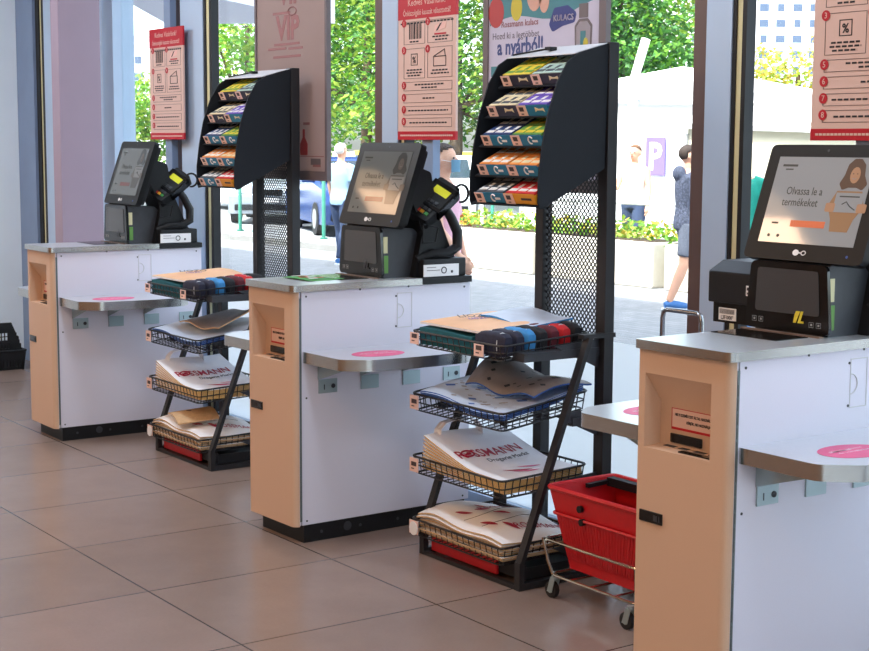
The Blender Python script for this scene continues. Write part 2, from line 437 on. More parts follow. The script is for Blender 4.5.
def planter(x, label):
    t = thing('planter', label, 'planter', (x, 10.05, -.18), 0, 'concrete planters along the pavement')
    b = MB(); b.box(-1.05, 1.05, -.3, .3, 0, .55, bev=.03); b.build('box', 'concrete', t)
    MB().box(-.97, .97, -.22, .22, .545, .56).build('soil', 'soil', t)
    return t
pl = [(-14.05, 'cream concrete planter furthest along the pavement, orange flowers in it'), (-11.75, 'cream concrete planter behind the nearer rack, second from the far end'),
      (-9.45, 'cream concrete planter behind the mesh of the nearer rack'), (-7.15, 'cream concrete planter beside the man in the hooded top'), (-4.85, 'cream concrete planter behind the white window post')]
for x, l in pl: planter(x, l)

def leaf_cloud(blobs, n, size, seed, mats=1):
    rnd = random.Random(seed); b = MB(); tot = sum(r[3] for r in blobs)
    for bx, by, bz, br, sq in blobs:
        for _ in range(int(n*br/tot)):
            while True:
                d = Vector((rnd.uniform(-1, 1), rnd.uniform(-1, 1), rnd.uniform(-1, 1)))
                if .35 < d.length < 1: break
            p = Vector((bx, by, bz))+Vector((d.x*br, d.y*br, d.z*br*sq))
            s = size*rnd.uniform(.6, 1.4)
            R = Euler((rnd.uniform(-.9, .9), rnd.uniform(-.9, .9), rnd.uniform(0, 6.28))).to_matrix()
            vs = [p+R @ Vector(q) for q in ((-s*.5, 0, 0), (0, -s*.28, .05*s), (s*.5, 0, 0), (0, s*.28, .05*s))]
            b.add([v[:] for v in vs], [(0, 1, 2, 3)], rnd.randrange(mats))
    return b
def tree(label, loc, h, blobs, leafmats, n, size, seed, group='trees across the street'):
    t = thing('tree', label, 'tree', loc, 0, group)
    tr = MB(); tr.tube([(0, 0, 0), (.05, 0, h*.3), (0, .05, h*.55), (0, 0, h*.8)], [.2, .16, .12, .05], 8)
    for bx, by, bz, br, sq in blobs[:6]: tr.tube([(0, 0, h*.35), (bx*.5, by*.5, h*.3+(bz-h*.3)*.6), (bx, by, bz)], [.08, .05, .02], 6)
    tr.build('trunk', 'bark', t, True)
    leaf_cloud(blobs, n, size, seed, len(leafmats)).build('crown', leafmats, t)
    return t
def blobs(h, r, seed, k=9):
    rnd = random.Random(seed); o = []
    for i in range(k):
        a = rnd.uniform(0, 6.28); q = rnd.uniform(.2, .75)*r
        o.append((q*math.cos(a), q*math.sin(a), h*(.34+.58*i/max(1, k-1)), r*rnd.uniform(.42, .62), .8))
    return o
G = -.18
tree('pale leafy tree beside the mullion left of the far rack hood', (-27.6, 14.6, G), 5.6, blobs(5.6, 2.1, 1), ['leaf_c', 'leaf_a'], 3200, .19, 11)
tree('bright green tree between the pale vertical poster and the middle window post', (-31.6, 20.5, G), 7.6, blobs(7.4, 3.0, 2, 12), ['leaf_a', 'leaf_b', 'leaf_c'], 10000, .2, 12)
tree('broad green tree between the middle instruction sign and the summer poster', (-26.6, 20, G), 7.4, blobs(7.2, 2.9, 3, 12), ['leaf_a', 'leaf_b', 'leaf_c'], 10000, .19, 13)
tree('dark green tree rising behind the white tent with the parking sign', (-26.6, 25.5, G), 7.8, blobs(7.6, 3.4, 4, 13), ['leaf_b', 'leaf_a', 'leaf_b'], 11000, .2, 14)
tree('light green tree overhanging the tent beside the white window post', (-31.5, 31, G), 10.5, blobs(10.2, 3.6, 5, 13), ['leaf_a', 'leaf_c'], 9000, .24, 15)
tree('yellowing small tree behind the sloping tent roof', (-20.3, 25.6, G), 4.3, blobs(4.2, 1.7, 6, 9), ['leaf_y', 'leaf_c'], 4200, .14, 16)
tree('green tree hidden mostly by the pale vertical poster', (-38, 22, G), 7, blobs(7, 2.8, 7, 10), ['leaf_a', 'leaf_b'], 6000, .2, 17)
tree('low green tree outside the entrance beside the clad pillar', (-33.8, 14.2, G), 3.4, blobs(3.2, 1.7, 8, 9), ['leaf_a', 'leaf_c'], 3500, .17, 18)
hd = leaf_cloud([(x*.55, 0, .42, .42, .75) for x in range(-9, 10)], 3600, .11, 21, 2).build('hedge', ['leaf_c', 'leaf_y'])
hd.location = (-9.6, 11.0, G); tag(hd, 'yellow green hedge behind the row of concrete planters', 'hedge', None, 'stuff')
fl = leaf_cloud([(x*.22, 0, .08, .16, .8) for x in range(-4, 5)], 500, .07, 22, 3).build('flowers', ['flower', 'flower2', 'leaf_a'])
fl.location = (-13.4, 10.05, .38); tag(fl, 'orange and yellow flowers growing in the furthest planter', 'flowers', None, 'stuff')
pp = leaf_cloud([(x*.3, 0, .1, .2, .9) for x in range(-13, 14)], 1300, .09, 23, 2).build('planter_greenery', ['leaf_c', 'leaf_a'])
pp.location = (-8.3, 10.05, .36); tag(pp, 'low green plants growing along the nearer planters', 'plants', None, 'stuff')
t = thing('guard_rail', 'thin white rail running above the planters behind the walkers', 'rail', (-8.4, 10.5, G))
MB().tube([(-4.5, 0, .98), (4.0, 0, .98)], .03, 8).build('rail', 'white', t)
for i in range(5): MB().tube([(-4.4+i*2.05, 0, 0), (-4.4+i*2.05, 0, .98)], .025, 8).build('post', 'white', t)

# apartment blocks far away
def block(label, loc, rz, w, h, d, cols, rows, c0, r0, pitch=(3.0, 2.9), teal=()):
    t = thing('apartment_block', label, 'building', loc, rz, 'apartment blocks far beyond the tents')
    MB().box(-w/2, w/2, 0, d, 0, h).build('wall', 'bldg', t)
    MB().box(-w/2-.3, w/2+.3, -.3, d+.3, h, h+.5).build('roof', 'tentgrey', t)
    rnd = random.Random(cols)
    for j in range(rows):
        for i in range(cols):
            x = c0+i*pitch[0]; z = r0+j*pitch[1]; ww = 1.7 if (i+j) % 3 else 1.2
            o = MB().box(x-ww/2, x+ww/2, -.06, .03, z, z+1.4, 0).box(x-ww/2-.1, x+ww/2+.1, -.12, 0, z-.12, z, 1).build('window', ['bldgwin', 'bldg'], t)
    for x, z, ww, hh in teal: MB().box(x, x+ww, -.9, 0, z, z+hh).build('balcony', 'bldgteal', t)
    return t
rzb = math.atan2(.81, .572)
block('tall white apartment block with rows of small windows behind the yellowing tree', (-196, 217, -.3), rzb, 64, 44, 12, 9, 10, -15, 6.6, (3.15, 2.9), [(-1.6, 12.6, 4.0, 1.6), (2.4, 12.6, 4.0, 1.6), (1.0, 18.2, .9, .8), (5.2, 21.0, .9, .8)])
block('lower white apartment block beyond the entrance canopy', (-262, 119, -.3), rzb, 26, 21, 10, 6, 5, -8, 4, (3.2, 3.1))

# ------------------------------------------------------------------ cars and bollards
def car(label, loc, rz, paint, group='parked cars across the street'):
    t = thing('car', label, 'car', loc, rz, group)
    prof = round_poly([(-2.05, .22), (2.05, .22), (2.1, .6), (1.95, .86), (.95, .98), (-1.95, 1.0), (-2.1, .7)], [.05, .05, .12, .15, .1, .12, .12], 4)
    MB().prism(prof, 'y', -.84, .84).build('body', paint, t)
    def cab(z0, z1, x0, x1, X0, X1, y0, y1):
        return [(x0, -y0, z0), (x1, -y0, z0), (x1, y0, z0), (x0, y0, z0), (X0, -y1, z1), (X1, -y1, z1), (X1, y1, z1), (X0, y1, z1)]
    F = [(0, 3, 2, 1), (4, 5, 6, 7), (0, 1, 5, 4), (1, 2, 6, 5), (2, 3, 7, 6), (3, 0, 4, 7)]
    MB().add(cab(.96, 1.42, -1.9, 1.05, -1.55, .25, .8, .62), F).build('cabin', paint, t)
    MB().box(-1.5, .2, -.6, .6, 1.41, 1.45, bev=.015).build('roof', paint, t)
    g = MB().add(cab(1.0, 1.38, 1.02, 1.04, .3, .33, .7, .56), F); g.build('windscreen', 'carglass', t)
    MB().add(cab(1.0, 1.38, -1.92, -1.88, -1.62, -1.58, .68, .54), F).build('rear_window', 'carglass', t)
    for s in (-1, 1):
        for x0, x1, X0, X1 in ((-.35, .9, -.35, .2), (-1.65, -.42, -1.4, -.42)):
            MB().add([(x0, s*.8, 1.0), (x1, s*.8, 1.0), (X1, s*.655, 1.36), (X0, s*.655, 1.36), (x0, s*.77, 1.0), (x1, s*.77, 1.0), (X1, s*.625, 1.36), (X0, s*.625, 1.36)],
                     [(0, 1, 2, 3), (7, 6, 5, 4), (0, 4, 5, 1), (1, 5, 6, 2), (2, 6, 7, 3), (3, 7, 4, 0)]).build('side_window', 'carglass', t)
        for x in (-1.3, 1.3):
            w = MB().cyl((x, s*.76, .31), 'y', .31, .2, 20).build('wheel', 'tyre', t, True)
            MB().cyl((x, s*.862, .31), 'y', .19, .015, 14).build('hub_cap', 'hub', w)
        MB().box(1.9, 2.09, s*.5-.17, s*.5+.17, .66, .82, bev=.03).build('headlight', 'lamp', t)
        MB().box(-2.12, -1.95, s*.62-.1, s*.62+.1, .66, .9, bev=.02).build('tail_light', 'redlamp', t)
        MB().box(.75, .9, s*.82, s*.82+s*.16, 1.0, 1.12, bev=.02).build('wing_mirror', paint, t)
    MB().box(2.02, 2.12, -.3, .3, .62, .74).build('grille', 'black', t); MB().box(2.0, 2.125, -.7, .7, .3, .42).build('bumper_intake', 'black', t)
    MB().box(2.11, 2.135, -.24, .24, .46, .56).build('number_plate', 'white', t)
    return t
car('white car seen side on behind the far rack hood', (-30.6, 16.0, G), 0, 'carwhite')
car('silver car facing the shop, seen through the far rack mesh', (-25.1, 14.0, G), -.61, 'carsilver')
car('dark blue car beside the man in the pale blue shirt', (-20.6, 13.0, G), -.35, 'carblue')
car('white car facing the shop behind the furthest planter', (-22.9, 17.0, G), -.7, 'carwhite')
for x, y, l in ((-21.6, 11.2, 'green bollard left of the pair in front of the white car'), (-21.15, 11.3, 'green bollard in front of the wheel of the white car'),
                (-18.6, 11.3, 'tall green bollard in front of the dark blue car'), (-17.4, 14.2, 'green bollard in front of the white car facing the shop')):
    t = thing('bollard', l, 'bollard', (x, y, G), 0, 'green street bollards')
    MB().tube([(0, 0, 0), (0, 0, 1.08), (0, 0, 1.1)], [.035, .035, .02], 10).build('post', 'bollard', t, True)
    MB().cyl((0, 0, .015), 'z', .07, .03).build('base_plate', 'bollard', t)

# ------------------------------------------------------------------ people outside
def voxel(o, size):
    r = o.modifiers.new('remesh', 'REMESH'); r.mode = 'VOXEL'; r.voxel_size = size; r.use_smooth_shade = True
    c = o.modifiers.new('smooth', 'SMOOTH'); c.factor = .5; c.iterations = 3
    return o
def person(label, loc, rz, top, legs, hair, stride=.12, arms=((.0, .0), (.0, .0)), shorts=False, sleeve='long', mask=False, glasses=False, hood=False):
    """standing or walking figure 1.70 m tall facing local -Y; arms are (shoulder swing, elbow bend) per side."""
    t = thing('person', label, 'person', loc, rz)
    J = {}
    for s, n in ((-1, 'l'), (1, 'r')):
        st = stride*s; a, bnd = arms[0 if s < 0 else 1]
        J['hip'+n] = Vector((.088*s, 0, .90)); J['kn'+n] = Vector((.095*s, -.03-st*.55, .48)); J['an'+n] = Vector((.10*s, .02-st*1.3, .09)); J['toe'+n] = J['an'+n]+Vector((.012*s, -.15, -.055))
        J['sh'+n] = Vector((.175*s, .005, 1.375)); J['el'+n] = J['sh'+n]+Vector((.055*s, -.275*math.sin(a), -.275*math.cos(a))); J['wr'+n] = J['el'+n]+Vector((.01*s, -.24*math.sin(a+bnd), -.24*math.cos(a+bnd)))
    def torso(b, g, z0=.86, z1=1.46):
        rings = [(.84, .155, .115), (.92, .168, .122), (1.0, .150, .108), (1.08, .138, .1), (1.18, .152, .11), (1.28, .168, .115), (1.36, .165, .105), (1.41, .125, .085), (1.45, .07, .065), (1.47, .055, .056)]
        pts = [r for r in rings if z0 <= r[0] <= z1]; n = 20; vs = []; fs = []
        for z, rx, ry in pts: vs += [((rx+g)*math.cos(2*PI*i/n), (ry+g)*math.sin(2*PI*i/n), z) for i in range(n)]
        for k in range(len(pts)-1): fs += [[k*n+i, k*n+(i+1) % n, (k+1)*n+(i+1) % n, (k+1)*n+i] for i in range(n)]
        fs += [list(range(n))[::-1], [(len(pts)-1)*n+i for i in range(n)]]
        b.add(vs, fs)
    def leg(b, n, g, f=1.0):
        P = [J['hip'+n], J['hip'+n].lerp(J['kn'+n], .5), J['kn'+n], J['kn'+n].lerp(J['an'+n], .35), J['an'+n]]; Rr = [.092, .078, .057, .058, .038]
        if f < 1: P = P[:2]+[J['hip'+n].lerp(J['kn'+n], f)]; Rr = [.092, .08, .074]
        b.tube(P, [r+g for r in Rr], 14)
    def arm(b, n, g, f=2.0):
        P = [J['sh'+n]+Vector((-.05 if n == 'r' else .05, 0, .0)), J['sh'+n], J['sh'+n].lerp(J['el'+n], .5), J['el'+n], J['el'+n].lerp(J['wr'+n], .4), J['wr'+n]]; Rr = [.055, .056, .046, .037, .036, .025]
        if f < 1: P = P[:2]+[J['sh'+n].lerp(J['el'+n], f)]; Rr = [.055, .058, .058]
        b.tube(P, [r+g for r in Rr], 12)
    b = MB(); torso(b, 0); b.tube([(0, .005, 1.42), (0, -.005, 1.5), (0, -.02, 1.56)], .052, 12)
    b.ball((0, -.005, 1.615), (.076, .096, .095), 0, 18, 12); b.ball((0, -.035, 1.56), (.055, .068, .055), 0, 14, 10); b.ball((0, -.104, 1.595), (.014, .02, .022))
    for n in 'lr':
        s = -1 if n == 'l' else 1
        leg(b, n, 0); arm(b, n, 0); b.tube([J['an'+n], J['an'+n]+Vector((0, -.05, -.04)), J['toe'+n]], [.036, .038, .028], 10)
        d = (J['wr'+n]-J['el'+n]).normalized(); sd = (Vector((0, 1, 0))-d*d.y).normalized(); pal = d.cross(sd)
        w = J['wr'+n]; b.tube([w, w+d*.045, w+d*.085], [.024, .033, .03], 10)
        for q in range(4):
            f0 = w+d*.075+sd*(-.026+.0175*q); ln = (.055, .068, .062, .048)[q]; cu = pal*(-.012*s)
            b.tube([f0, f0+d*ln*.5+cu*.4, f0+d*ln+cu*1.6], [.0105, .0098, .0085], 7)
        b.tube([w+d*.03-sd*.02, w+d*.06-sd*.045, w+d*.088-sd*.05], [.013, .011, .009], 7)
        b.ball((.079*s, .008, 1.6), (.012, .022, .032))
    voxel(b.build('body', 'skin', t), .0095)
    c = MB()
    torso(c, .022 if sleeve == 'long' else .014, .84 if sleeve != 'none' else .92, 1.43 if sleeve != 'none' else 1.38)
    for n in 'lr':
        if sleeve == 'long': arm(c, n, .016)
        elif sleeve == 'short': arm(c, n, .014, .7)
        else: c.tube([(J['sh'+n].x*.62, -.05, 1.35), (J['sh'+n].x*.62, 0, 1.425), (J['sh'+n].x*.62, .05, 1.35)], .022, 8)
    if hood: c.ball((0, .095, 1.42), (.12, .07, .085))
    voxel(c.build('top', top, t), .014)
    c = MB(); torso(c, .008, .84, 1.0)
    for n in 'lr': leg(c, n, .014, .82 if shorts else 1.0)
    voxel(c.build('shorts' if shorts else 'trousers', legs, t), .014)
    for n in 'lr':
        a = J['an'+n]; f = J['toe'+n]
        sh = MB().tube([(a.x, a.y+.05, .055), (a.x, a.y-.02, .06), ((a.x+f.x)/2, (a.y+f.y)/2-.01, .05), (f.x, f.y-.03, .038), (f.x, f.y-.055, .035)], [.032, .047, .046, .038, .015], 12).build('shoe', 'shoe', t, True)
        MB().prism(round_poly([(a.x-.042, f.y-.06), (a.x+.045, f.y-.06), (a.x+.042, a.y+.075), (a.x-.04, a.y+.075)], .035, 5), 'z', 0, .022).build('sole', 'sole', sh)
    bm = bmesh.new(); bmesh.ops.create_uvsphere(bm, u_segments=24, v_segments=18, radius=1)
    bmesh.ops.delete(bm, geom=[v for v in bm.verts if (v.co.y < .05 and v.co.z < .12+.55*max(0, -v.co.y)) or v.co.z < -.8], context='VERTS')
    for v in bm.verts: v.co = Vector((v.co.x*.086, .004+v.co.y*.106, 1.632+v.co.z*.09))
    h = MB().bm(bm)
    if hair[1]: h.ball((0, .105, 1.64), (.035, .05, .045))
    ho = h.build('hair', hair[0], t, True); sm = ho.modifiers.new('solid', 'SOLIDIFY'); sm.thickness = .014; sm.offset = -1
    for s in (-1, 1): MB().ball((.031*s, -.094, 1.612), (.012, .008, .007)).build('eye', 'ink', t, True)
    if mask:
        m = MB().sheet(lambda u, v: (.07*math.sin((u-.5)*2.3), -.055-.075*math.cos((u-.5)*2.3), 1.60-.085*v), 12, 6, .003, 0).build('face_mask', 'mask', t, True)
        MB().tube([(-.06, -.085, 1.585), (-.082, -.0, 1.60)], .002, 5).tube([(.06, -.085, 1.585), (.082, 0, 1.60)], .002, 5).build('ear_loop', 'white', m)
    else: MB().ball((0, -.1, 1.558), (.02, .006, .005)).build('mouth', 'posterred', t, True)
    if glasses: MB().box(-.065, -.006, -.118, -.106, 1.597, 1.628, bev=.005).box(.006, .065, -.118, -.106, 1.597, 1.628, bev=.005).box(-.07, .07, -.112, -.104, 1.62, 1.626).box(-.079, -.072, -.108, .0, 1.616, 1.624).box(.072, .079, -.108, .0, 1.616, 1.624).build('sunglasses', 'black', t)
    return t
person('person walking outside in a dark hooded top and grey shorts, seen from behind', (-6.56, 8.5, G), 2.65, 'hoodie', 'shorts', ('hair_dark', False), .14, ((.1, .25), (.1, .2)), True, 'long', hood=True)
person('white haired person in a pale blue t-shirt walking away across the street', (-13.62, 8.6, G), 3.5, 'tee', 'jeans', ('hair_white', False), .12, ((.1, .1), (.15, .2)), False, 'short')
person('person outside in a face mask and pink top behind the card terminal', (-4.12, 3.62, G), 2.2, 'pinktop', 'jeans', ('hair_dark', True), .1, ((.2, .5), (.1, .2)), False, 'short', mask=True)
person('person in a teal top and sunglasses outside by the white tent', (-4.86, 7.5, G), .6, 'teal', 'jeans', ('hair_brown', False), .1, ((.05, .2), (.05, .2)), False, 'long', glasses=True)
person('person in a white sleeveless top and short denim shorts behind the planters', (-10.75, 11.6, G), .4, 'whitetop', 'jeans', ('hair_brown', True), .12, ((.3, 1.5), (.1, .2)), True, 'none')

# ------------------------------------------------------------------ checkout counters
W, LN, TS, OV, BB = .3348, .838, .0253, .0132, .0691
def make_counter(label, loc, rz):
    t = thing('checkout_counter', label, 'counter', loc, rz, 'self checkout counters in a row')
    MB().box(-W+.012, -.012, .092, LN, BB, 1-TS-.001).box(-W+.03, -.002, .06, LN-.02, .0, BB-.001, 1).build('body', ['panel', 'black'], t)
    pl = MB().box(-W+.02, .001, .04, LN-.03, 0, BB-.002)
    for y in (.12, .30, .48, .66): pl.cyl((.0015, y, .035), 'x', .006, .004, 10, 1)
    pl.cyl((.0015, .24, .04), 'x', .018, .003, 18, 1)
    pl.build('plinth', ['black', 'darkgrey'], t)
    for s, x in ((1, 0), (-1, -W-.010)):
        sp = MB().box(min(x, x-.014*s), max(x, x-.014*s), .0335, LN, BB, 1-TS-.002, 0, .0015)
        for y, z in ((.055, .955), (.055, .565), (.055, .085), (.3, .97), (LN-.03, .955), (LN-.03, .085), (.53, .97), (.47, .935), (.47, .815)): sp.cyl((x+.0005*s, y, z), 'x', .004, .002, 8, 1)
        sp.build('side_panel', ['panel', 'darkgrey'], t)
        hn = MB().box(min(x-.004*s, x+.0015*s), max(x-.004*s, x+.0015*s), .0245, .0335, .085, .95)
        for k in range(22): hn.cyl((x+.0015*s, .0285, .1+k*.038), 'z', .0028, .03, 8)
        hn.build('hinge', 'hinge', t)
    # lock plate on the long side
    lp = MB()
    for q in ((.475, .478, .81, .945), (.545, .5475, .81, .945), (.475, .5475, .808, .811), (.475, .5475, .944, .947)): lp.box(0, .0016, *q)
    lp.tube([(.001, .478+.028*math.sin(a), .876+.028*math.cos(a)) for a in [k*PI/12 for k in range(13)]], .0018, 6)
    lp.build('lock_plate', 'panel_line', t)
    # moulded end panel with rounded corners and the slanted pocket
    R = .024; WB = W+.010; zb, zt = BB-.004, 1-TS-.002; x0, x1, h0, h1 = -.318, -.068, .700, .908; dp = .062; hm = h0+.125
    e = MB()
    def strip(pts):
        for (a, b), (c, d) in zip(pts, pts[1:]): e.add([(a, b, zb), (c, d, zb), (c, d, zt), (a, b, zt)], [(0, 1, 2, 3)])
    arcR = [(-R+R*math.sin(a), R-R*math.cos(a)) for a in [k*PI/16 for k in range(9)]]
    arcL = [(-WB+.004-.004*math.cos(a), .004-.004*math.sin(a)) for a in [k*PI/10 for k in range(6)]]
    strip([(-WB, .024)]+arcL); strip(arcR)
    fx0, fx1 = -WB+.004, -R
    for a, b, c, d in ((fx0, x0, zb, zt), (x1, fx1, zb, zt), (x0, x1, zb, h0), (x0, x1, h1, zt)): e.add([(a, 0, c), (b, 0, c), (b, 0, d), (a, 0, d)], [(0, 1, 2, 3)])
    e.add([(x0, 0, h1), (x1, 0, h1), (x1, dp, hm), (x0, dp, hm), (x0, dp, h0+.004), (x1, dp, h0+.004), (x0, 0, h0), (x1, 0, h0)],
          [(0, 1, 2, 3)[::-1], (3, 2, 5, 4)[::-1], (4, 5, 7, 6)[::-1], (0, 3, 4, 6), (1, 7, 5, 2)])
    outline = [(-WB, .024)]+arcL+[(fx1, 0)]+arcR[1:]
    e.add([(a, b, zb) for a, b in outline], [list(range(len(outline)))[::-1]]); e.add([(a, b, zt) for a, b in outline], [list(range(len(outline)))])
    e.build('end_panel', 'panel_front', t, True)
    MB().box(-.004, .0, .0235, .0275, BB, zt).box(-WB, -WB+.004, .0235, .0275, BB, zt).build('edge_strip', 'panel', t)
    # notice, cash slots and latch
    up = Vector((0, 0, 1)); base = Vector((x0, dp, h0+.006))
    T = plane_mtx(base, (1, 0, 0), up)
    nb = MB().at(T); nb.box(.045, .249, .045, .105, .0004, .0014, 0)
    for q in ((.045, .249, .103, .105), (.045, .047, .045, .105), (.045, .249, .045, .052)): nb.box(*q, .0014, .002, 1)
    nb.text('HELYI SZEMÉLYZET ÁLTAL HASZNÁLT TERMINÁL', Matrix.Translation((.148, .084, .0016)), .0105, 2, squeeze=.78, bold=.0003)
    nb.text('KÉRJÜK, NE HASZNÁLJA', Matrix.Translation((.148, .066, .0016)), .0105, 2, squeeze=.8, bold=.0003)
    nb.build('notice', ['sign', 'signred', 'ink'], t)
    sl = MB().at(T); sl.box(.045, .165, .008, .034, .0005, .007, 0, .003)
    sl.at(Matrix.Identity(4))
    for a, b in ((.03, .07), (.088, .12), (.145, .185), (.2, .24)): sl.box(x0+a, x0+b, .045, .065, h0+.0022, h0+.0045, 1)
    sl.box(x0+.12, x0+.245, .012, .035, h0+.001, h0+.005, 0, .001)
    sl.build('slot', ['blackgloss', 'darkgrey'], t)
    MB().box(-.328, -.238, -.004, .004, .49, .522, 0, .002).box(-.27, -.255, -.0055, 0, .498, .514, 1).box(-.25, -.246, -.0055, 0, .498, .514, 1).build('latch', ['blackgloss', 'darkgrey'], t)
    # worktop
    q = round_poly([(-W-OV, -OV), (OV, -OV), (OV, .589), (-W-OV, .589)], [.006, .03, 0, 0])
    MB().prism(q, 'z', 1-TS, 1.0, 0, 1).build('worktop', ['steel', 'steel_top'], t, True)
    MB().box(-W-OV, OV+.001, .590, LN, 1-TS, 1.0005, 0, .002).build('worktop_end', 'black', t)
    # bagging shelves on both long sides
    for s, x in ((1, 0), (-1, -W)):
        pts = [(0, .04), (.26, .04), (.335, .13), (.352, .3), (.356, .42), (.345, .56), (.29, .625), (0, .625)] if s > 0 else [(0, .04), (.30, .04), (.362, .12), (.372, .3), (.372, .42), (.362, .56), (.31, .625), (0, .625)]
        rp = round_poly(pts, [0, .05, .07, .1, .1, .08, .05, 0], 5)
        if s < 0: rp = [(-a, b) for a, b in rp][::-1]
        rp = [(x+a, b) for a, b in rp]
        sh = MB().prism(rp, 'z', .702, .745, 0, 1).build('bagging_shelf', ['steel', 'steel_top'], t, True)
        st = MB().disc((x+s*.2, .25, .7452), .075, .11, .0006, 0)
        for k, (yy, ln) in enumerate(((-.06, .05), (-.045, .07), (-.03, .04), (.03, .05), (.045, .06))):
            st.box(x+s*.2+(-.02 if k < 3 else .0), x+s*.2+(-.02 if k < 3 else .0)+.008, .25+yy*.9-.02, .25+yy*.9+ln-.02, .7458, .7462, 1)
        T = plane_mtx((x+s*.2, .25, .7459), (0, 1, 0), (-1, 0, 0))
        st.text('Kérjük, helyezze', T @ Matrix.Translation((0, .018, 0)), .018, 1, .0004); st.text('ide a termékeket', T @ Matrix.Translation((0, -.008, 0)), .018, 1, .0004)
        st.build('shelf_sticker', ['pink', 'pinktext'], t)
        for i, y in enumerate((.106, .30, .50, .70)):
            if y < .6:
                MB().prism([(x, .701), (x+s*.2, .701), (x+s*.19, .69), (x, .632)], 'y', y, y+.004).box(min(x, x+s*.22), max(x, x+s*.22), y, y+.05, .697, .7015).build('bracket', 'zinc', t)
            hz = MB().box(min(x, x+s*.006), max(x, x+s*.006), y+.002, y+.085, .578, .632, 0, .001)
            if i in (0, 3): hz.cyl((x+s*.0065, y+.066, .604), 'x', .009, .004, 12, 1).box(min(x+s*.006, x+s*.007), max(x+s*.006, x+s*.007), y+.024, y+.028, .592, .612, 1)
            hz.build('bracket_plate', ['zinc', 'darkgrey'], t)
    return t
CN = [((-2.4436, -.01, 0), -.0122, 'farthest white self checkout counter, in front of the pale wall and window frame'),
      ((0, 0, 0), .0175, 'middle white self checkout counter standing between the two black bag racks'),
      ((2.2229, .0274, 0), .0094, 'nearest white self checkout counter, cut off by the bottom edge of the view')]
c2 = make_counter(CN[1][2], CN[1][0], CN[1][1])
dup(c2, CN[0][0], CN[0][1], CN[0][2]); dup(c2, CN[2][0], CN[2][1], CN[2][2])

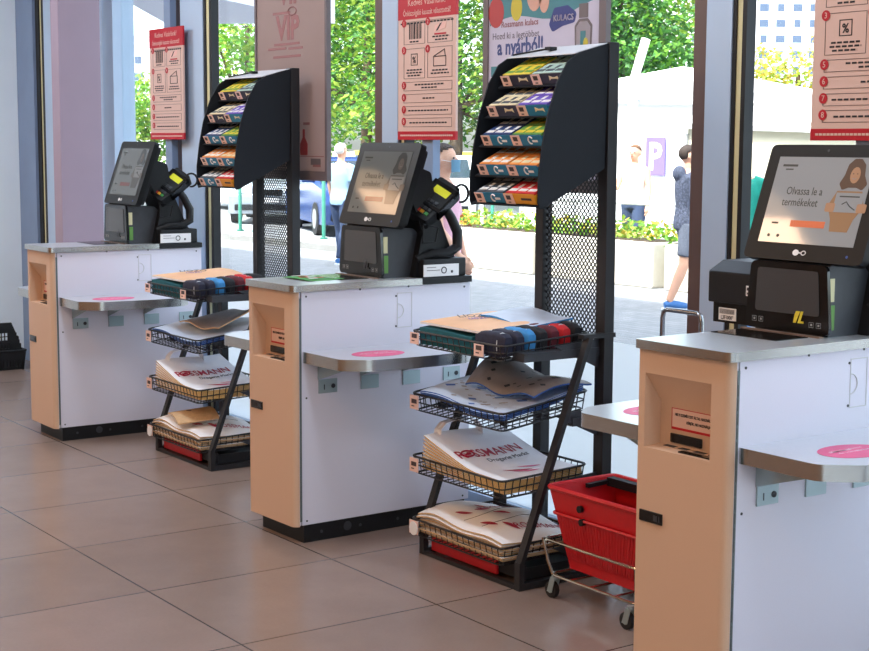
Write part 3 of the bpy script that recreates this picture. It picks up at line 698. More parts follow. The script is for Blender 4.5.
# ------------------------------------------------------------------ checkout terminals (scanner, touch monitor, card reader)
def make_terminal(label, loc, rz, bright):
    t = thing('checkout_terminal', label, 'terminal', loc, rz, 'self checkout terminals')
    # scanner housing
    hx0, hx1 = -.335, -.065
    pr = [(.455, 1.0), (.445, 1.03), (.44, 1.185), (.46, 1.205), (.60, 1.195), (.635, 1.16), (.64, 1.0)]
    MB().prism(round_poly(pr, [0, .005, .02, .02, .03, .03, 0], 4), 'x', hx0, hx1).build('scanner_housing', 'darkgrey', t, True)
    fr = MB()
    fr.at(plane_mtx((hx0-.012, .432, 1.006), (1, 0, 0), (0, .01, 1)))
    fr.prism(round_poly([(-.01, 0), (.304, 0), (.287, .196), (.008, .196)], .022, 5), 'z', -.012, .0)
    fr.build('scanner_frame', 'blackgloss', t, True)
    wn = MB().at(fr.T)
    wn.prism(round_poly([(.03, .052), (.268, .052), (.258, .178), (.036, .178)], .01, 3), 'z', .0005, .0025)
    w = wn.build('scanner_window', 'scanglass', t)
    ic = MB().at(fr.T)
    for x in (.02, .045, .232, .258): ic.tube([(x, .02, .001), (x+.016, .02, .001), (x+.016, .034, .001), (x, .034, .001)], .0008, 4, 0, True).box(x+.005, x+.011, .024, .03, .0002, .001)
    ic.build('icons', 'scanink', t)
    yl = MB().at(fr.T if bright else fr.T)
    yl.prism([(.176, .028), (.186, .028), (.2, .062), (.186, .062), (.18, .05)], 'z', .0026, .0036).prism([(.192, .028), (.214, .028), (.214, .034), (.203, .034), (.212, .062), (.203, .062)], 'z', .0026, .0036)
    yl.build('mark', 'yellow' if bright else 'darkgrey', t)
    MB().box(hx0-.02, hx1+.005, .412, .43, 1.0005, 1.0045, 0, .001).build('scanner_lip', 'copper', t)
    MB().box(-.335, -.09, .27, .40, 1.0004, 1.0024).build('scale_glass', 'blackgloss', t)
    # coloured indicator strip on the side
    MB().box(hx1, hx1+.003, .455, .475, 1.02, 1.09, 0).box(hx1, hx1+.003, .452, .472, 1.1, 1.165, 1).build('indicator_strip', ['p_green', 'cream'], t)
    # stand behind the monitor
    st = [(.58, 1.0), (.80, 1.0), (.80, 1.05), (.765, 1.1), (.69, 1.27), (.66, 1.42), (.60, 1.44), (.56, 1.33), (.62, 1.18)]
    MB().prism(round_poly(st, [0, 0, .01, .01, .03, .02, .02, .02, .02], 3), 'x', -.20, -.03).build('stand', 'black', t, True)
    MB().box(-.26, .004, .60, .815, 1.001, 1.075, 0, .008).build('base', 'black', t, True)
    lc = MB().box(.004, .007, .60, .775, 1.004, 1.052, 0)
    lc.tube([(.0072, .70+.012*math.cos(a), 1.028+.012*math.sin(a)) for a in [k*PI/8 for k in range(16)]], .0022, 5, 1, True).box(.007, .0078, .735, .745, 1.016, 1.026, 1).box(.007, .0078, .615, .66, 1.04, 1.042, 2).box(.007, .0078, .615, .68, 1.028, 1.030, 2)
    lc.build('label_card', ['white', 'ink', 'tagink'], t)
    # monitor
    o = Vector((-.385, .447, 1.208)); up = Vector((0, .115, .328)).normalized(); MW, MH = .43, .348
    T = plane_mtx(o, (1, 0, 0), up)
    mb = MB().at(T); mb.prism(round_poly([(0, 0), (MW, 0), (MW, MH), (0, MH)], .02, 5), 'z', -.028, 0)
    mon = mb.build('monitor', 'bezel', t, True)
    MB().at(T).prism(round_poly([(.015, .015), (MW-.015, .015), (MW-.015, MH-.015), (.015, MH-.015)], .02, 4), 'z', -.05, -.028).build('monitor_back', 'black', mon, True)
    sx0, sx1, sy0, sy1 = .042, .388, .05, .31
    MB().at(T).box(sx0, sx1, sy0, sy1, .0002, .0012).build('display', 'lcd_bright' if bright else 'lcd', mon)
    px = lambda a: sx0+(sx1-sx0)*a; py = lambda a: sy0+(sy1-sy0)*a
    g = MB().at(T); z0, z1 = .0013, .0018
    g.text('Olvassa le a', Matrix.Translation((px(.36), py(.56), z0)), .034, 0, .0005, squeeze=.82)
    g.text('termékeket', Matrix.Translation((px(.34), py(.43), z0)), .034, 0, .0005, squeeze=.82)
    g.box(px(.06), px(.22), py(.885), py(.91), z0, z1, 0).box(px(.1), px(.18), py(.845), py(.86), z0, z1, 0)
    g.box(px(.1), px(.17), py(.215), py(.235), z0, z1, 0).disc((px(.1), py(.08), z0), .005, .005, .0005, 0, 12).disc((px(.2), py(.08), z0), .005, .005, .0005, 0, 12)
    g.build('screen_text', 'lcd_ink' if bright else 'lcd_dimink', mon)
    MB().at(T).box(px(.3), px(.66), py(.19), py(.265), z0, z1).build('screen_button', 'lcd_orange' if bright else 'lcd_dimred', mon)
    f = MB().at(T); P = lambda pts: [(px(a), py(b)) for a, b in pts]
    f.prism(P([(.70, .62), (.95, .62), (1.0, .45), (.93, .3), (.9, .16), (.72, .16), (.70, .3), (.64, .45)]), 'z', z0, z1, 2)
    f.prism(round_poly(P([(.70, .70), (.735, .80), (.75, .92), (.80, .985), (.87, .985), (.92, .92), (.935, .80), (.98, .70), (.94, .63), (.88, .66), (.80, .66), (.74, .63)]), .008, 3), 'z', z1, z1+.0003, 1)
    f.disc((px(.84), py(.8), z1+.0003), .017, .024, .0003, 0, 18)
    for a in (-.007, .007): f.disc((px(.84)+a, py(.815), z1+.0006), .0022, .0016, .0003, 4, 10)
    f.tube([(px(.84)-.007, py(.765), z1+.0008), (px(.84), py(.765)-.003, z1+.0008), (px(.84)+.007, py(.765), z1+.0008)], .0009, 4, 3)
    f.prism(P([(.70, .6), (.98, .6), (.98, .38), (.70, .38)]), 'z', z1, z1+.0003, 3)
    for a in (.67, .985): f.prism(round_poly(P([(a-.05, .48), (a+.045, .48), (a+.045, .38), (a-.05, .38)]), .005, 2), 'z', z1+.0003, z1+.0006, 0)
    f.box(px(.74), px(.94), py(.55), py(.565), z1+.0003, z1+.0006, 4).tube([(px(.78), py(.47), z1+.0004), (px(.82), py(.5), z1+.0004), (px(.86), py(.45), z1+.0004), (px(.92), py(.41), z1+.0004)], .0015, 4, 4)
    f.build('screen_picture', ['lcd_skin', 'lcd_hair', 'lcd_coat', 'lcd_bright', 'lcd_ink'] if bright else ['lcd_dimskin', 'lcd_dimink', 'lcd_dimcoat', 'lcd_dimsheet', 'lcd_dimink'], mon)
    lg = MB().at(T); lg.disc((MW/2-.022, .024, .0002), .011, .009, .001, 0, 18).tube([(MW/2+.006+.008*math.cos(a), .024+.006*math.sin(a), .0006) for a in [k*PI/6 for k in range(12)]], .0016, 5, 0, True).box(MW/2-.012, MW/2+.0, .022, .026, .0002, .001)
    lg.build('logo', 'white', mon)
    MB().at(T).disc((MW-.055, .022, .0002), .004, .004, .001, 0, 12).build('power_light', 'blue', mon)
    MB().at(T).disc((MW/2, MH-.018, .0002), .004, .004, .001, 0, 12).build('camera_eye', 'darkgrey', mon)
    # card reader on a curved arm
    ar = [(-.04, .60, 1.07), (-.015, .66, 1.095), (-.005, .73, 1.095), (-.005, .775, 1.12), (-.005, .775, 1.18), (-.01, .745, 1.24), (-.02, .71, 1.29)]
    MB().tube(ar, [.02, .02, .021, .022, .022, .02, .018], 10).build('arm', 'black', t, True)
    up = Vector((0, .78, .62)).normalized(); nv = Vector((1, 0, 0)).cross(up); ph = math.radians(38)
    T = plane_mtx((-.06, .575, 1.26), Vector((math.cos(ph), 0, 0))-nv*math.sin(ph), up)
    cb = MB().at(T); cb.prism(round_poly([(0, 0), (.085, 0), (.095, .09), (.095, .21), (-.01, .21), (-.01, .09)], .012, 4), 'z', -.045, .012)
    cr = cb.build('card_reader', 'black', t, True)
    MB().at(T).box(.006, .079, .135, .19, .0122, .0135).build('reader_screen', 'termscreen', cr)
    kp = MB().at(T)
    for r_ in range(4):
        for c_ in range(3): kp.box(.014+c_*.021, .03+c_*.021, .022+r_*.021, .036+r_*.021, .0122, .017, (2, 3, 4)[c_] if r_ == 0 else 0)
    kp.build('keypad', ['darkgrey', 'darkgrey', 'p_red', 'amber', 'green'], cr)
    MB().at(T).box(-.018, .103, .06, .075, -.034, .02).box(-.018, .103, .17, .19, -.034, .016).box(-.018, -.008, .06, .19, -.034, .016).box(.093, .103, .06, .19, -.034, .016).build('reader_shield', 'blackgloss', cr)
    cl = [(.02, .765+.035*math.cos(a)+.01, 1.335+.035*math.sin(a)) for a in [2.4-k*.3 for k in range(15)]]
    MB().tube(cl, .0055, 6).build('cable', 'black', t, True)
    MB().tube([(.0, .60, 1.215), (.0, .60, 1.14), (.0, .66, 1.14), (.0, .675, 1.20)], .004, 6, 0, True).build('hook', 'black', t)
    return t
TL = ['black self checkout terminal on the farthest counter, its monitor seen at an angle', 'black self checkout terminal with grey screen and card reader on the middle counter',
      'black self checkout terminal with a bright screen showing a smiling figure, on the nearest counter']
t2 = make_terminal(TL[1], CN[1][0], CN[1][1], False); dup(t2, CN[0][0], CN[0][1], TL[0])
make_terminal(TL[2], CN[2][0], CN[2][1], True)
# receipt printer on the nearest counter
t = thing('receipt_printer', 'black receipt printer box with a barcode label beside the nearest scanner', 'printer', CN[2][0], CN[2][1])
MB().box(-.545, -.365, .47, .66, 1.06, 1.155, 0, .006).build('upper_case', 'black', t)
MB().prism([(.47, 1.155), (.66, 1.155), (.66, 1.185), (.53, 1.185)], 'x', -.542, -.368).build('lid', 'darkgrey', t)
MB().box(-.53, -.365, .48, .65, 1.0, 1.0595, 0).build('lower_case', 'blackgloss', t)
b = MB().box(-.505, -.435, .4775, .4797, 1.008, 1.045, 0)
b.text('L3F1000*', plane_mtx((-.47, .4772, 1.011), (1, 0, 0), (0, 0, 1)), .0165, 1, .0004, squeeze=.8, bold=.0004)
for k in range(18): b.box(-.501+k*.0034, -.501+k*.0034+.0016, .4770, .4776, 1.027, 1.042, 1)
b.build('barcode_label', ['barcode', 'ink'], t)
b = MB().box(-.388, -.373, .4675, .4697, 1.09, 1.12, 0).box(-.385, -.376, .467, .468, 1.094, 1.1, 1).box(-.385, -.376, .467, .468, 1.106, 1.115, 1); b.build('small_label', ['white', 'ink'], t)
b = MB(); 
def patch_pt(u, v): return (-.30+.19*u, .13+.17*v, 1.0035+.003*math.sin(3*u+4*v))
b.sheet(patch_pt, 8, 6, .001, 0)  # thin wavy green patch, scattered with white and red marks
for k in range(7): b.box(-.29+k*.022, -.277+k*.022, .16+.02*(k % 3), .20+.02*(k % 3), 1.007, 1.0078, 1+k % 2)
o = b.build('patch', ['green', 'paper', 'p_red']); o.rotation_euler = (0, 0, .0175); tag(o, 'green and red marked leaflet lying on the middle counter top', 'patch')

# ------------------------------------------------------------------ bag racks
HOOD = [(.70, 1.88), (.57, 1.845), (.52, 1.815), (.474, 1.744), (.434, 1.633), (.412, 1.53), (.397, 1.42), (.397, 1.335), (.405, 1.315), (.42, 1.317), (.69, 1.45)]
ROWS = [(.515, 1.738), (.455, 1.63), (.43, 1.528), (.415, 1.425), (.403, 1.328)]     # front foot of each row of cartons (y, z)
TILT = math.radians(27)
BK = [(.792, .846, .870), (.548, .612, .662), (.312, .376, .394), (.075, .138, .15)]   # floor z, rim z in front, rim z at the back
BX0, BX1, BY0, BY1 = .0, .555, .30, .69
def basket_mesh(zf, rf, rb):
    b = MB(); lift = rb-rf
    def P(x, y, k):    # k 0 floor .. 1 rim
        q = (y-BY0)/(BY1-BY0); zb = zf+lift*q; return (x, y, zb+(rf-zf)*k)
    ins = .012
    def ring(k, r):
        i = ins*(1-k); c = .03
        pts = round_poly([(BX0+i, BY0+i), (BX1-i, BY0+i), (BX1-i, BY1-i), (BX0+i, BY1-i)], c, 4)
        b.tube([P(x, y, k) for x, y in pts], r, 6, 0, True)
    ring(1, .0042); ring(.5, .0026); ring(0, .003)
    nx, ny = 15, 11
    for a in range(nx+1):
        x = BX0+.02+(BX1-BX0-.04)*a/nx
        b.tube([P(x, BY0, 1), P(x, BY0+ins, 0), P(x, BY1-ins, 0), P(x, BY1, 1)], .0022, 5)
    for a in range(ny+1):
        y = BY0+.02+(BY1-BY0-.04)*a/ny
        b.tube([P(BX0, y, 1), P(BX0+ins, y, 0)], .0022, 5); b.tube([P(BX1, y, 1), P(BX1-ins, y, 0)], .0022, 5)
    for a in (.2, .4, .6, .8):
        y = BY0+(BY1-BY0)*a; b.tube([P(BX0+ins, y, 0), P(BX1-ins, y, 0)], .0022, 5)
    return b
def make_rack(label, loc):
    t = thing('bag_rack', label, 'display rack', loc, 0, 'black bag racks between the counters')
    f = MB()
    for x in (.03, .61):
        f.bar((x, .34, 0), (x, .34, .10), .028, .022, 0); 
    f.bar((.03, .34, .008), (.61, .34, .008), .02, .015); f.bar((0.03, .74, .012), (.61, .74, .012), .024, .024)
    for x in (.03, .61): f.bar((x, .34, .012), (x, .74, .012), .026, .024)
    f.build('base_frame', 'rackmetal', t)
    for x in (.03, .61):
        s = MB(); s.bar((x, .339, .09), (x+(.015 if x > .1 else 0), .622, .862), .03, .018, 0, (0, 1, 0)); s.build('leaning_tube', 'rackmetal', t)
        MB().box(x-.016, x+.016, .60, .748, .858, .874).build('top_arm', 'rackmetal', t)
    MB().box(.57, .62, .70, .745, 0, 1.885, 0, .003).build('post', 'rackmetal', t)
    MB().box(.225, .27, .70, .745, 0, 1.88, 0, .003).build('post', 'rackmetal', t)
    MB().box(-.016, .022, .70, .74, 0, .875, 0, .003).build('post', 'rackmetal', t)
    c = MB().bar((0, .72, .80), (.60, .72, .80), .02, .02).bar((.02, .70, .775), (.59, .70, .775), .012, .012); c.build('cross_bar', 'rackmetal', t)
    # expanded mesh between the tall posts
    m = MB(); x0, x1, z0, z1, y = .27, .585, .82, 1.46, .72
    pitch = .0205; k = -int((z1-z0)/pitch/1.0)-2
    H = z1-z0; Wd = x1-x0; sl = 1.15
    n = int((Wd+H/sl)/pitch)+2
    for i in range(n):
        for sgn in (1, -1):
            a = -H/sl+i*pitch             # x at bottom, strand rises with slope sl
            pts = []
            s0 = max(0, -a)*1.0; s1 = min(H/sl, Wd-a)
            if s1-s0 < .004: continue
            p = (a+s0, s0*sl); q = (a+s1, s1*sl)
            if sgn < 0: p = (Wd-p[0], p[1]); q = (Wd-q[0], q[1])
            m.bar((x0+p[0], y+.0012*sgn, z0+p[1]), (x0+q[0], y+.0012*sgn, z0+q[1]), .0024, .0042, 0, (0, 0, 1))
    m.bar((x0, y, z0), (x1, y, z0), .012, .012)
    m.build('mesh_panel', 'wire', t)
    MB().box(.27, .585, .735, .742, 1.455, 1.87).build('hood_back', 'hood', t)
    for x in (.226, .612): MB().prism(HOOD, 'x', x-.003, x+.003).build('hood_side', 'hood', t)
    for k, (y, z) in enumerate(ROWS):
        s = MB().at(Matrix.Translation((0, y, z)) @ Matrix.Rotation(TILT, 4, 'X'))
        s.box(.236, .608, -.006, .19 if k else .17, -.006, -.001); s.build('hood_shelf', 'hood', t)
    MB().prism([(.55, 1.838), (.70, 1.878), (.70, 1.882), (.55, 1.842)], 'x', .236, .608).build('hood_lid', 'panel_line', t)
    MB().box(.39, .42, .60, .63, 1.862, 1.874).bar((.26, .56, 1.85), (.40, .61, 1.868), .006, .006).build('lid_clip', 'black', t)
    # baskets with price tags and side brackets
    for i, (zf, rf, rb) in enumerate(BK):
        bk = basket_mesh(zf, rf, rb).build('wire_basket', 'wire', t)
        MB().box(BX1-.02, .597, .58 if i else .36, .70, zf+.0, zf+.03).prism([(.50, zf+.045), (.70, zf+.06), (.70, zf-.045), (.60, zf)], 'x', .588, .592).build('shelf_bracket', 'darkgrey', t)
        MB().box(-.0, BX0+.012, .42, .70, zf-.006, zf+.02).build('shelf_bracket', 'darkgrey', t)
        def ptag(x):
            g = MB().box(x, x+.055, BY0-.009, BY0-.006, zf+.008, rf-.004, 0).box(x+.012, x+.045, BY0-.0098, BY0-.0088, zf+.03, zf+.046, 1).box(x+.012, x+.03, BY0-.0098, BY0-.0088, zf+.018, zf+.022, 1)
            g.build('price_tag', ['tag', 'tagink'], bk)
        ptag(BX0+.004)
        if i == 0: ptag(.40)
        if i == 3: MB().cyl((BX0+.034, BY0-.011, zf+.03), 'y', .026, .003, 16).build('tag_disc', 'white', bk)
    return t
RA = (.35, 0, 0); RB = (-1.98, 0, 0)
NEAR, FAR = 'the nearer rack', 'the farther rack'
rk = make_rack('black bag rack with hood and mesh panel standing between the middle and nearest counters', RA)
rk2 = dup(rk, RB, 0, 'black bag rack with hood and mesh panel standing between the farthest and middle counters')
HB = .075                                           # the farther rack carries its upright a little further back
for ch in rk2.children:
    n = ch.name.split('.')[0]
    if n in ('mesh_panel', 'hood_back', 'hood_side', 'hood_shelf', 'hood_lid', 'lid_clip') or (n == 'post' and max(v.co.z for v in ch.data.vertices) > 1): ch.location.y = HB
def both(o, label_b, group_b=None, dx=RB[0]-RA[0], dy=0):
    c = dup(o, (o.location.x+dx, o.location.y+dy, o.location.z), None, label_b, group_b); return c

# cartons of gum in the hood
CW, CD, CH = .165, .15, .034
fronts = [('navy_front', 'navy_front'), ('navy_front', 'teal_front'), ('teal_front', 'teal_front'), ('teal_front', 'teal_front'), ('teal_front', 'amber')]
tops = [(('p_yellow', 'p_green'), ('p_pale', 'p_dark')), (('p_cream', 'p_dark'), ('p_violet', 'p_white')), (('p_navy', 'p_white'), ('p_green', 'p_yellow')),
        (('p_orange', 'p_white'), ('p_orange', 'p_cream')), (('p_dark', 'p_white'), ('p_red', 'p_white'))]
cname = {'p_yellow': 'yellow', 'p_pale': 'pale green', 'p_cream': 'cream', 'p_violet': 'violet', 'p_navy': 'navy', 'p_green': 'green', 'p_orange': 'orange', 'p_dark': 'dark grey', 'p_red': 'red'}
rown = ['top', 'second', 'middle', 'fourth', 'bottom']
for r_, (y, z) in enumerate(ROWS):
    for c_ in range(2):
        F = fronts[r_][c_]; A, Bm = tops[r_][c_]
        side = ('outer', 'post side')[c_]
        fc = {'navy_front': 'dark navy', 'teal_front': 'blue', 'amber': 'amber'}[F]
        lab = '%s carton of %s gum, %s side, %s hood shelf, %s' % (fc, cname[A], ('far', 'near')[c_], rown[r_], '%s')
        t = thing('display_carton', lab % NEAR, 'carton', (RA[0]+.268+c_*(CW+.004), y, z), 0, 'gum cartons in the hood of ' + NEAR)
        t.rotation_euler = (TILT, 0, 0)
        b = MB().box(0, CW, 0, CD, 0, .003).box(0, CW, CD-.002, CD, 0, CH).box(0, .002, 0, CD, 0, CH).box(CW-.002, CW, 0, CD, 0, CH).box(0, CW, 0, .002, 0, CH+.006)
        b.build('tray', F, t)
        g = MB().box(.0, .05, -.0022, -.0008, .001, CH+.006, 0).box(.012, .036, -.0028, -.002, .018, .034, 1).box(.016, .03, -.0028, -.002, .006, .01, 1)
        g.build('price_tag', ['tag', 'tagink'], t)
        if r_ < 2: lg = MB().prism([(.095, .014), (.105, .020), (.135, .020), (.145, .014), (.142, .030), (.125, .026), (.115, .026), (.098, .032)], 'y', -.0012, 0)
        elif F == 'amber': lg = MB().box(.09, .145, -.0012, 0, .017, .025)
        else: lg = MB().tube([(.105+.013*math.cos(a), -.001, .021+.013*math.sin(a)) for a in [.6+k*PI/8 for k in range(12)]], .0026, 5).box(.112, .14, -.0012, 0, .014, .022)
        lg.build('logo', 'tagink' if F == 'amber' else ('p_cream' if r_ < 2 else 'white'), t)
        both(t, lab % FAR, 'gum cartons in the hood of ' + FAR, dy=HB)
        pl_ = '%s gum pack in the %s carton, %s hood shelf, %s' % (cname[A], ('far', 'near')[c_], rown[r_], '%s'); gp = '%s gum packs, %s carton, %s hood shelf of %s' % (cname[A], ('far', 'near')[c_], rown[r_], '%s')
        k0 = None
        for i in range(3):
            for jj in range(2):
                lx = .005+i*.0525; ly = .006+jj*.07
                p = Vector((RA[0]+.268+c_*(CW+.004), y, z))+Matrix.Rotation(TILT, 3, 'X') @ Vector((lx, ly, .0035))
                if k0 is None:
                    pb = MB().box(0, .0505, 0, .067, 0, CH+.004, 0, .002).box(.004, .047, .012, .03, CH+.004, CH+.0048, 1).box(.03, .047, .036, .062, CH+.004, CH+.0048, 1)
                    k0 = pb.build('gum_pack', [A, Bm]); k0.location = p; k0.rotation_euler = (TILT, 0, 0); tag(k0, pl_ % NEAR, 'gum', gp % NEAR); o = k0
                else: o = dup(k0, p)
                both(o, pl_ % FAR, gp % FAR, dy=HB)

# top basket: folded bags and rolled pouches
XA = RA[0]
def flat_pile(n, x0, x1, y0, y1, z, th, name, mats, label, group, jit, fn=None):
    rnd = random.Random(n*7+int(x0*100)); out = []
    for i in range(n):
        dx, dy = rnd.uniform(-jit, jit), rnd.uniform(-jit, jit)
        def g(u, v, i=i, dx=dx, dy=dy):
            x = x0+(x1-x0)*u; y = y0+(y1-y0)*v
            h = fn(u, v, i) if fn else 0
            return (x+dx, y+dy, z+(i+1)*th*1.02+h)
        o = MB().sheet(g, 14, 10, th, 0, min(1, len(mats)-1)).build(name, mats, None, True); o.location = (XA, 0, 0)
        tag(o, label, 'bag', group); out.append(o)
    return out
tilt1 = lambda u, v, i: .022*v+.004*math.sin(5*u+2*v)
for o in flat_pile(5, .035, .36, .315, .60, .797, .0125, 'folded_bag', ['tealcloth', 'tealcloth'], 'dark teal folded bag in the pile under the orange printed one, ' + NEAR, 'dark teal folded bags in the top basket of ' + NEAR, .003, tilt1):
    both(o, 'dark teal folded bag in the pile in the top basket of ' + FAR, 'dark teal folded bags in the top basket of ' + FAR)
b = MB(); fn = lambda u, v: (.03+.37*u, .318+.31*v, .878+.018*v+.016*math.sin(3*u)*v+.004)
b.sheet(fn, 14, 10, .008, 0, 1)
T = plane_mtx((.145, .41, .902), (.45, 1, .02), (-1, .4, .12))
b.text('LIOZO', T, .06, 2, .0006, align='LEFT', squeeze=.75)
b.text('LIOZO', T @ Matrix.Translation((.03, -.035, 0)), .035, 3, .0006, align='LEFT', squeeze=.75)
o = b.build('printed_bag', ['peach', 'white', 'navy_front', 'p_violet'], None, True); o.location = (XA, 0, 0); tag(o, 'orange and white printed bag lying on top in the upper basket of the nearer rack', 'bag')
both(o, 'orange printed bag lying on top in the upper basket of the farther rack')
b = MB().sheet(lambda u, v: (.16+.30*u, .50+.19*v, .908+.02*v-.012*u+.006*math.sin(6*u)), 12, 8, .007, 0, 1)
o = b.build('plastic_bag', ['bluebag', 'ltblue'], None, True); o.location = (XA, 0, 0); tag(o, 'pale blue plastic bag at the back of the upper basket, nearer rack', 'bag')
pc = [('navy', 'dark navy rolled pouch nearest the basket front'), ('navy', 'second dark navy rolled pouch from the basket front'), ('ltblue', 'bright blue rolled pouch'), ('blackcloth', 'black rolled pouch between blue and maroon ones'),
      ('maroon', 'maroon rolled pouch'), ('redcloth', 'red rolled pouch'), ('blackcloth', 'black rolled pouch beside the mesh')]
for i, (m, l) in enumerate(pc):
    t = thing('rolled_pouch', l + ' in the top basket, ' + NEAR, 'pouch', (XA+.452, .338+i*.052, .802+i*.0028), 0, 'rolled pouches in the top basket of ' + NEAR)
    p = MB(); rnd = random.Random(i)
    rings = []
    n = 9
    for k in range(n+1):
        x = -.085+.17*k/n; s = 1-.35*abs(2*k/n-1)**4; w = .0262*s*rnd.uniform(.93, 1.02); h = .044*s*rnd.uniform(.93, 1.05)
        rings.append([(x, w*abs(math.cos(a))**.38*math.copysign(1, math.cos(a)), .042+h*abs(math.sin(a))**.38*math.copysign(1, math.sin(a))) for a in [j*PI/8 for j in range(16)]])
    vs = [q for r in rings for q in r]; fs = [[k*16+j, k*16+(j+1) % 16, (k+1)*16+(j+1) % 16, (k+1)*16+j] for k in range(n) for j in range(16)]+[list(range(16))[::-1], [n*16+j for j in range(16)]]
    p.add(vs, fs).build('pouch', m, t, True)
    MB().tube([(.05, .0255*math.cos(a), .042+.0425*math.sin(a)) for a in [j*PI/8 for j in range(16)]], .002, 5, 0, True).build('band', 'panel_line' if m != 'blackcloth' else 'darkgrey', t)
    both(t, l + ' in the top basket, ' + FAR, 'rolled pouches in the top basket of ' + FAR)

# second basket: printed plastic bags
def b2(u, v): return (.04+.50*u, .315+.36*v, .604+.05*v+.02*(1-u)+.008*math.sin(7*u+3*v)+.06*max(0, v-.5)*(u))
def spots(b, fn, n, m, sz, seed, lo=(.08, .08), hi=(.92, .92)):
    rnd = random.Random(seed)
    for _ in range(n):
        u = rnd.uniform(lo[0], hi[0]); v = rnd.uniform(lo[1], hi[1]); e = .015
        p = Vector(fn(u, v)); a = (Vector(fn(u+e, v))-p).normalized(); c = (Vector(fn(u, v+e))-p).normalized(); nn = a.cross(c).normalized()*.0012
        s = sz*rnd.uniform(.6, 1.3)
        q = [p+nn+a*s*x+c*s*y for x, y in ((-1, -.3), (0, -.7), (1, .2), (.2, .7))]
        b.add([w[:] for w in q], [(0, 1, 2, 3)], m)
for i in range(3):
    o = MB().sheet(lambda u, v, i=i: (b2(u, v)[0]+.004*i, b2(u, v)[1]-.003*i, b2(u, v)[2]-.007*(2-i)-.004), 14, 10, .005, 0, 1).build('plastic_bag', ['bluebag', 'blueedge'], None, True)
    o.location = (XA, 0, 0); tag(o, 'pale blue edged plastic bag stacked in the second basket of ' + NEAR, 'bag', 'stacked plastic bags in the second basket of ' + NEAR)
    both(o, 'pale blue edged plastic bag stacked in the second basket of ' + FAR, 'stacked plastic bags in the second basket of ' + FAR)
b = MB(); b.sheet(b2, 16, 12, .005, 0, 1); spots(b, b2, 26, 2, .011, 3, hi=(.9, .5)); spots(b, b2, 7, 1, .02, 5, hi=(.9, .5))
o = b.build('patterned_bag', ['bluebag', 'blueedge', 'greybag'], None, True); o.location = (XA, 0, .001); tag(o, 'pale blue grey-specked plastic bag spread in the second basket, nearer rack', 'bag')
def b3(u, v):
    s = math.sin(PI*min(1, v*1.05)); return (.15+.40*u+.03*v, .44+.24*v, .656+.03*v+.085*s*(1-.75*u)+.012*math.sin(9*u))
b = MB(); b.sheet(b3, 18, 12, .006, 0, 1); spots(b, b3, 22, 2, .012, 8)
o = b.build('patterned_bag', ['greybag', 'blueedge', 'darkgrey'], None, True); o.location = (XA, 0, 0); tag(o, 'grey dark-dotted plastic bag folded up in the second basket, nearer rack', 'bag')
b4 = lambda u, v: (.12+.42*u, .42+.24*v, .656+.075*u*v+.03*v+.01*math.sin(8*u))
o = MB().sheet(b4, 16, 10, .006, 0, 1).build('patterned_bag', ['greybag', 'kraft2', 'maroon'], None, True); o.location = (RB[0], 0, 0); tag(o, 'grey and brown printed bag curling up in the second basket of the farther rack', 'bag')

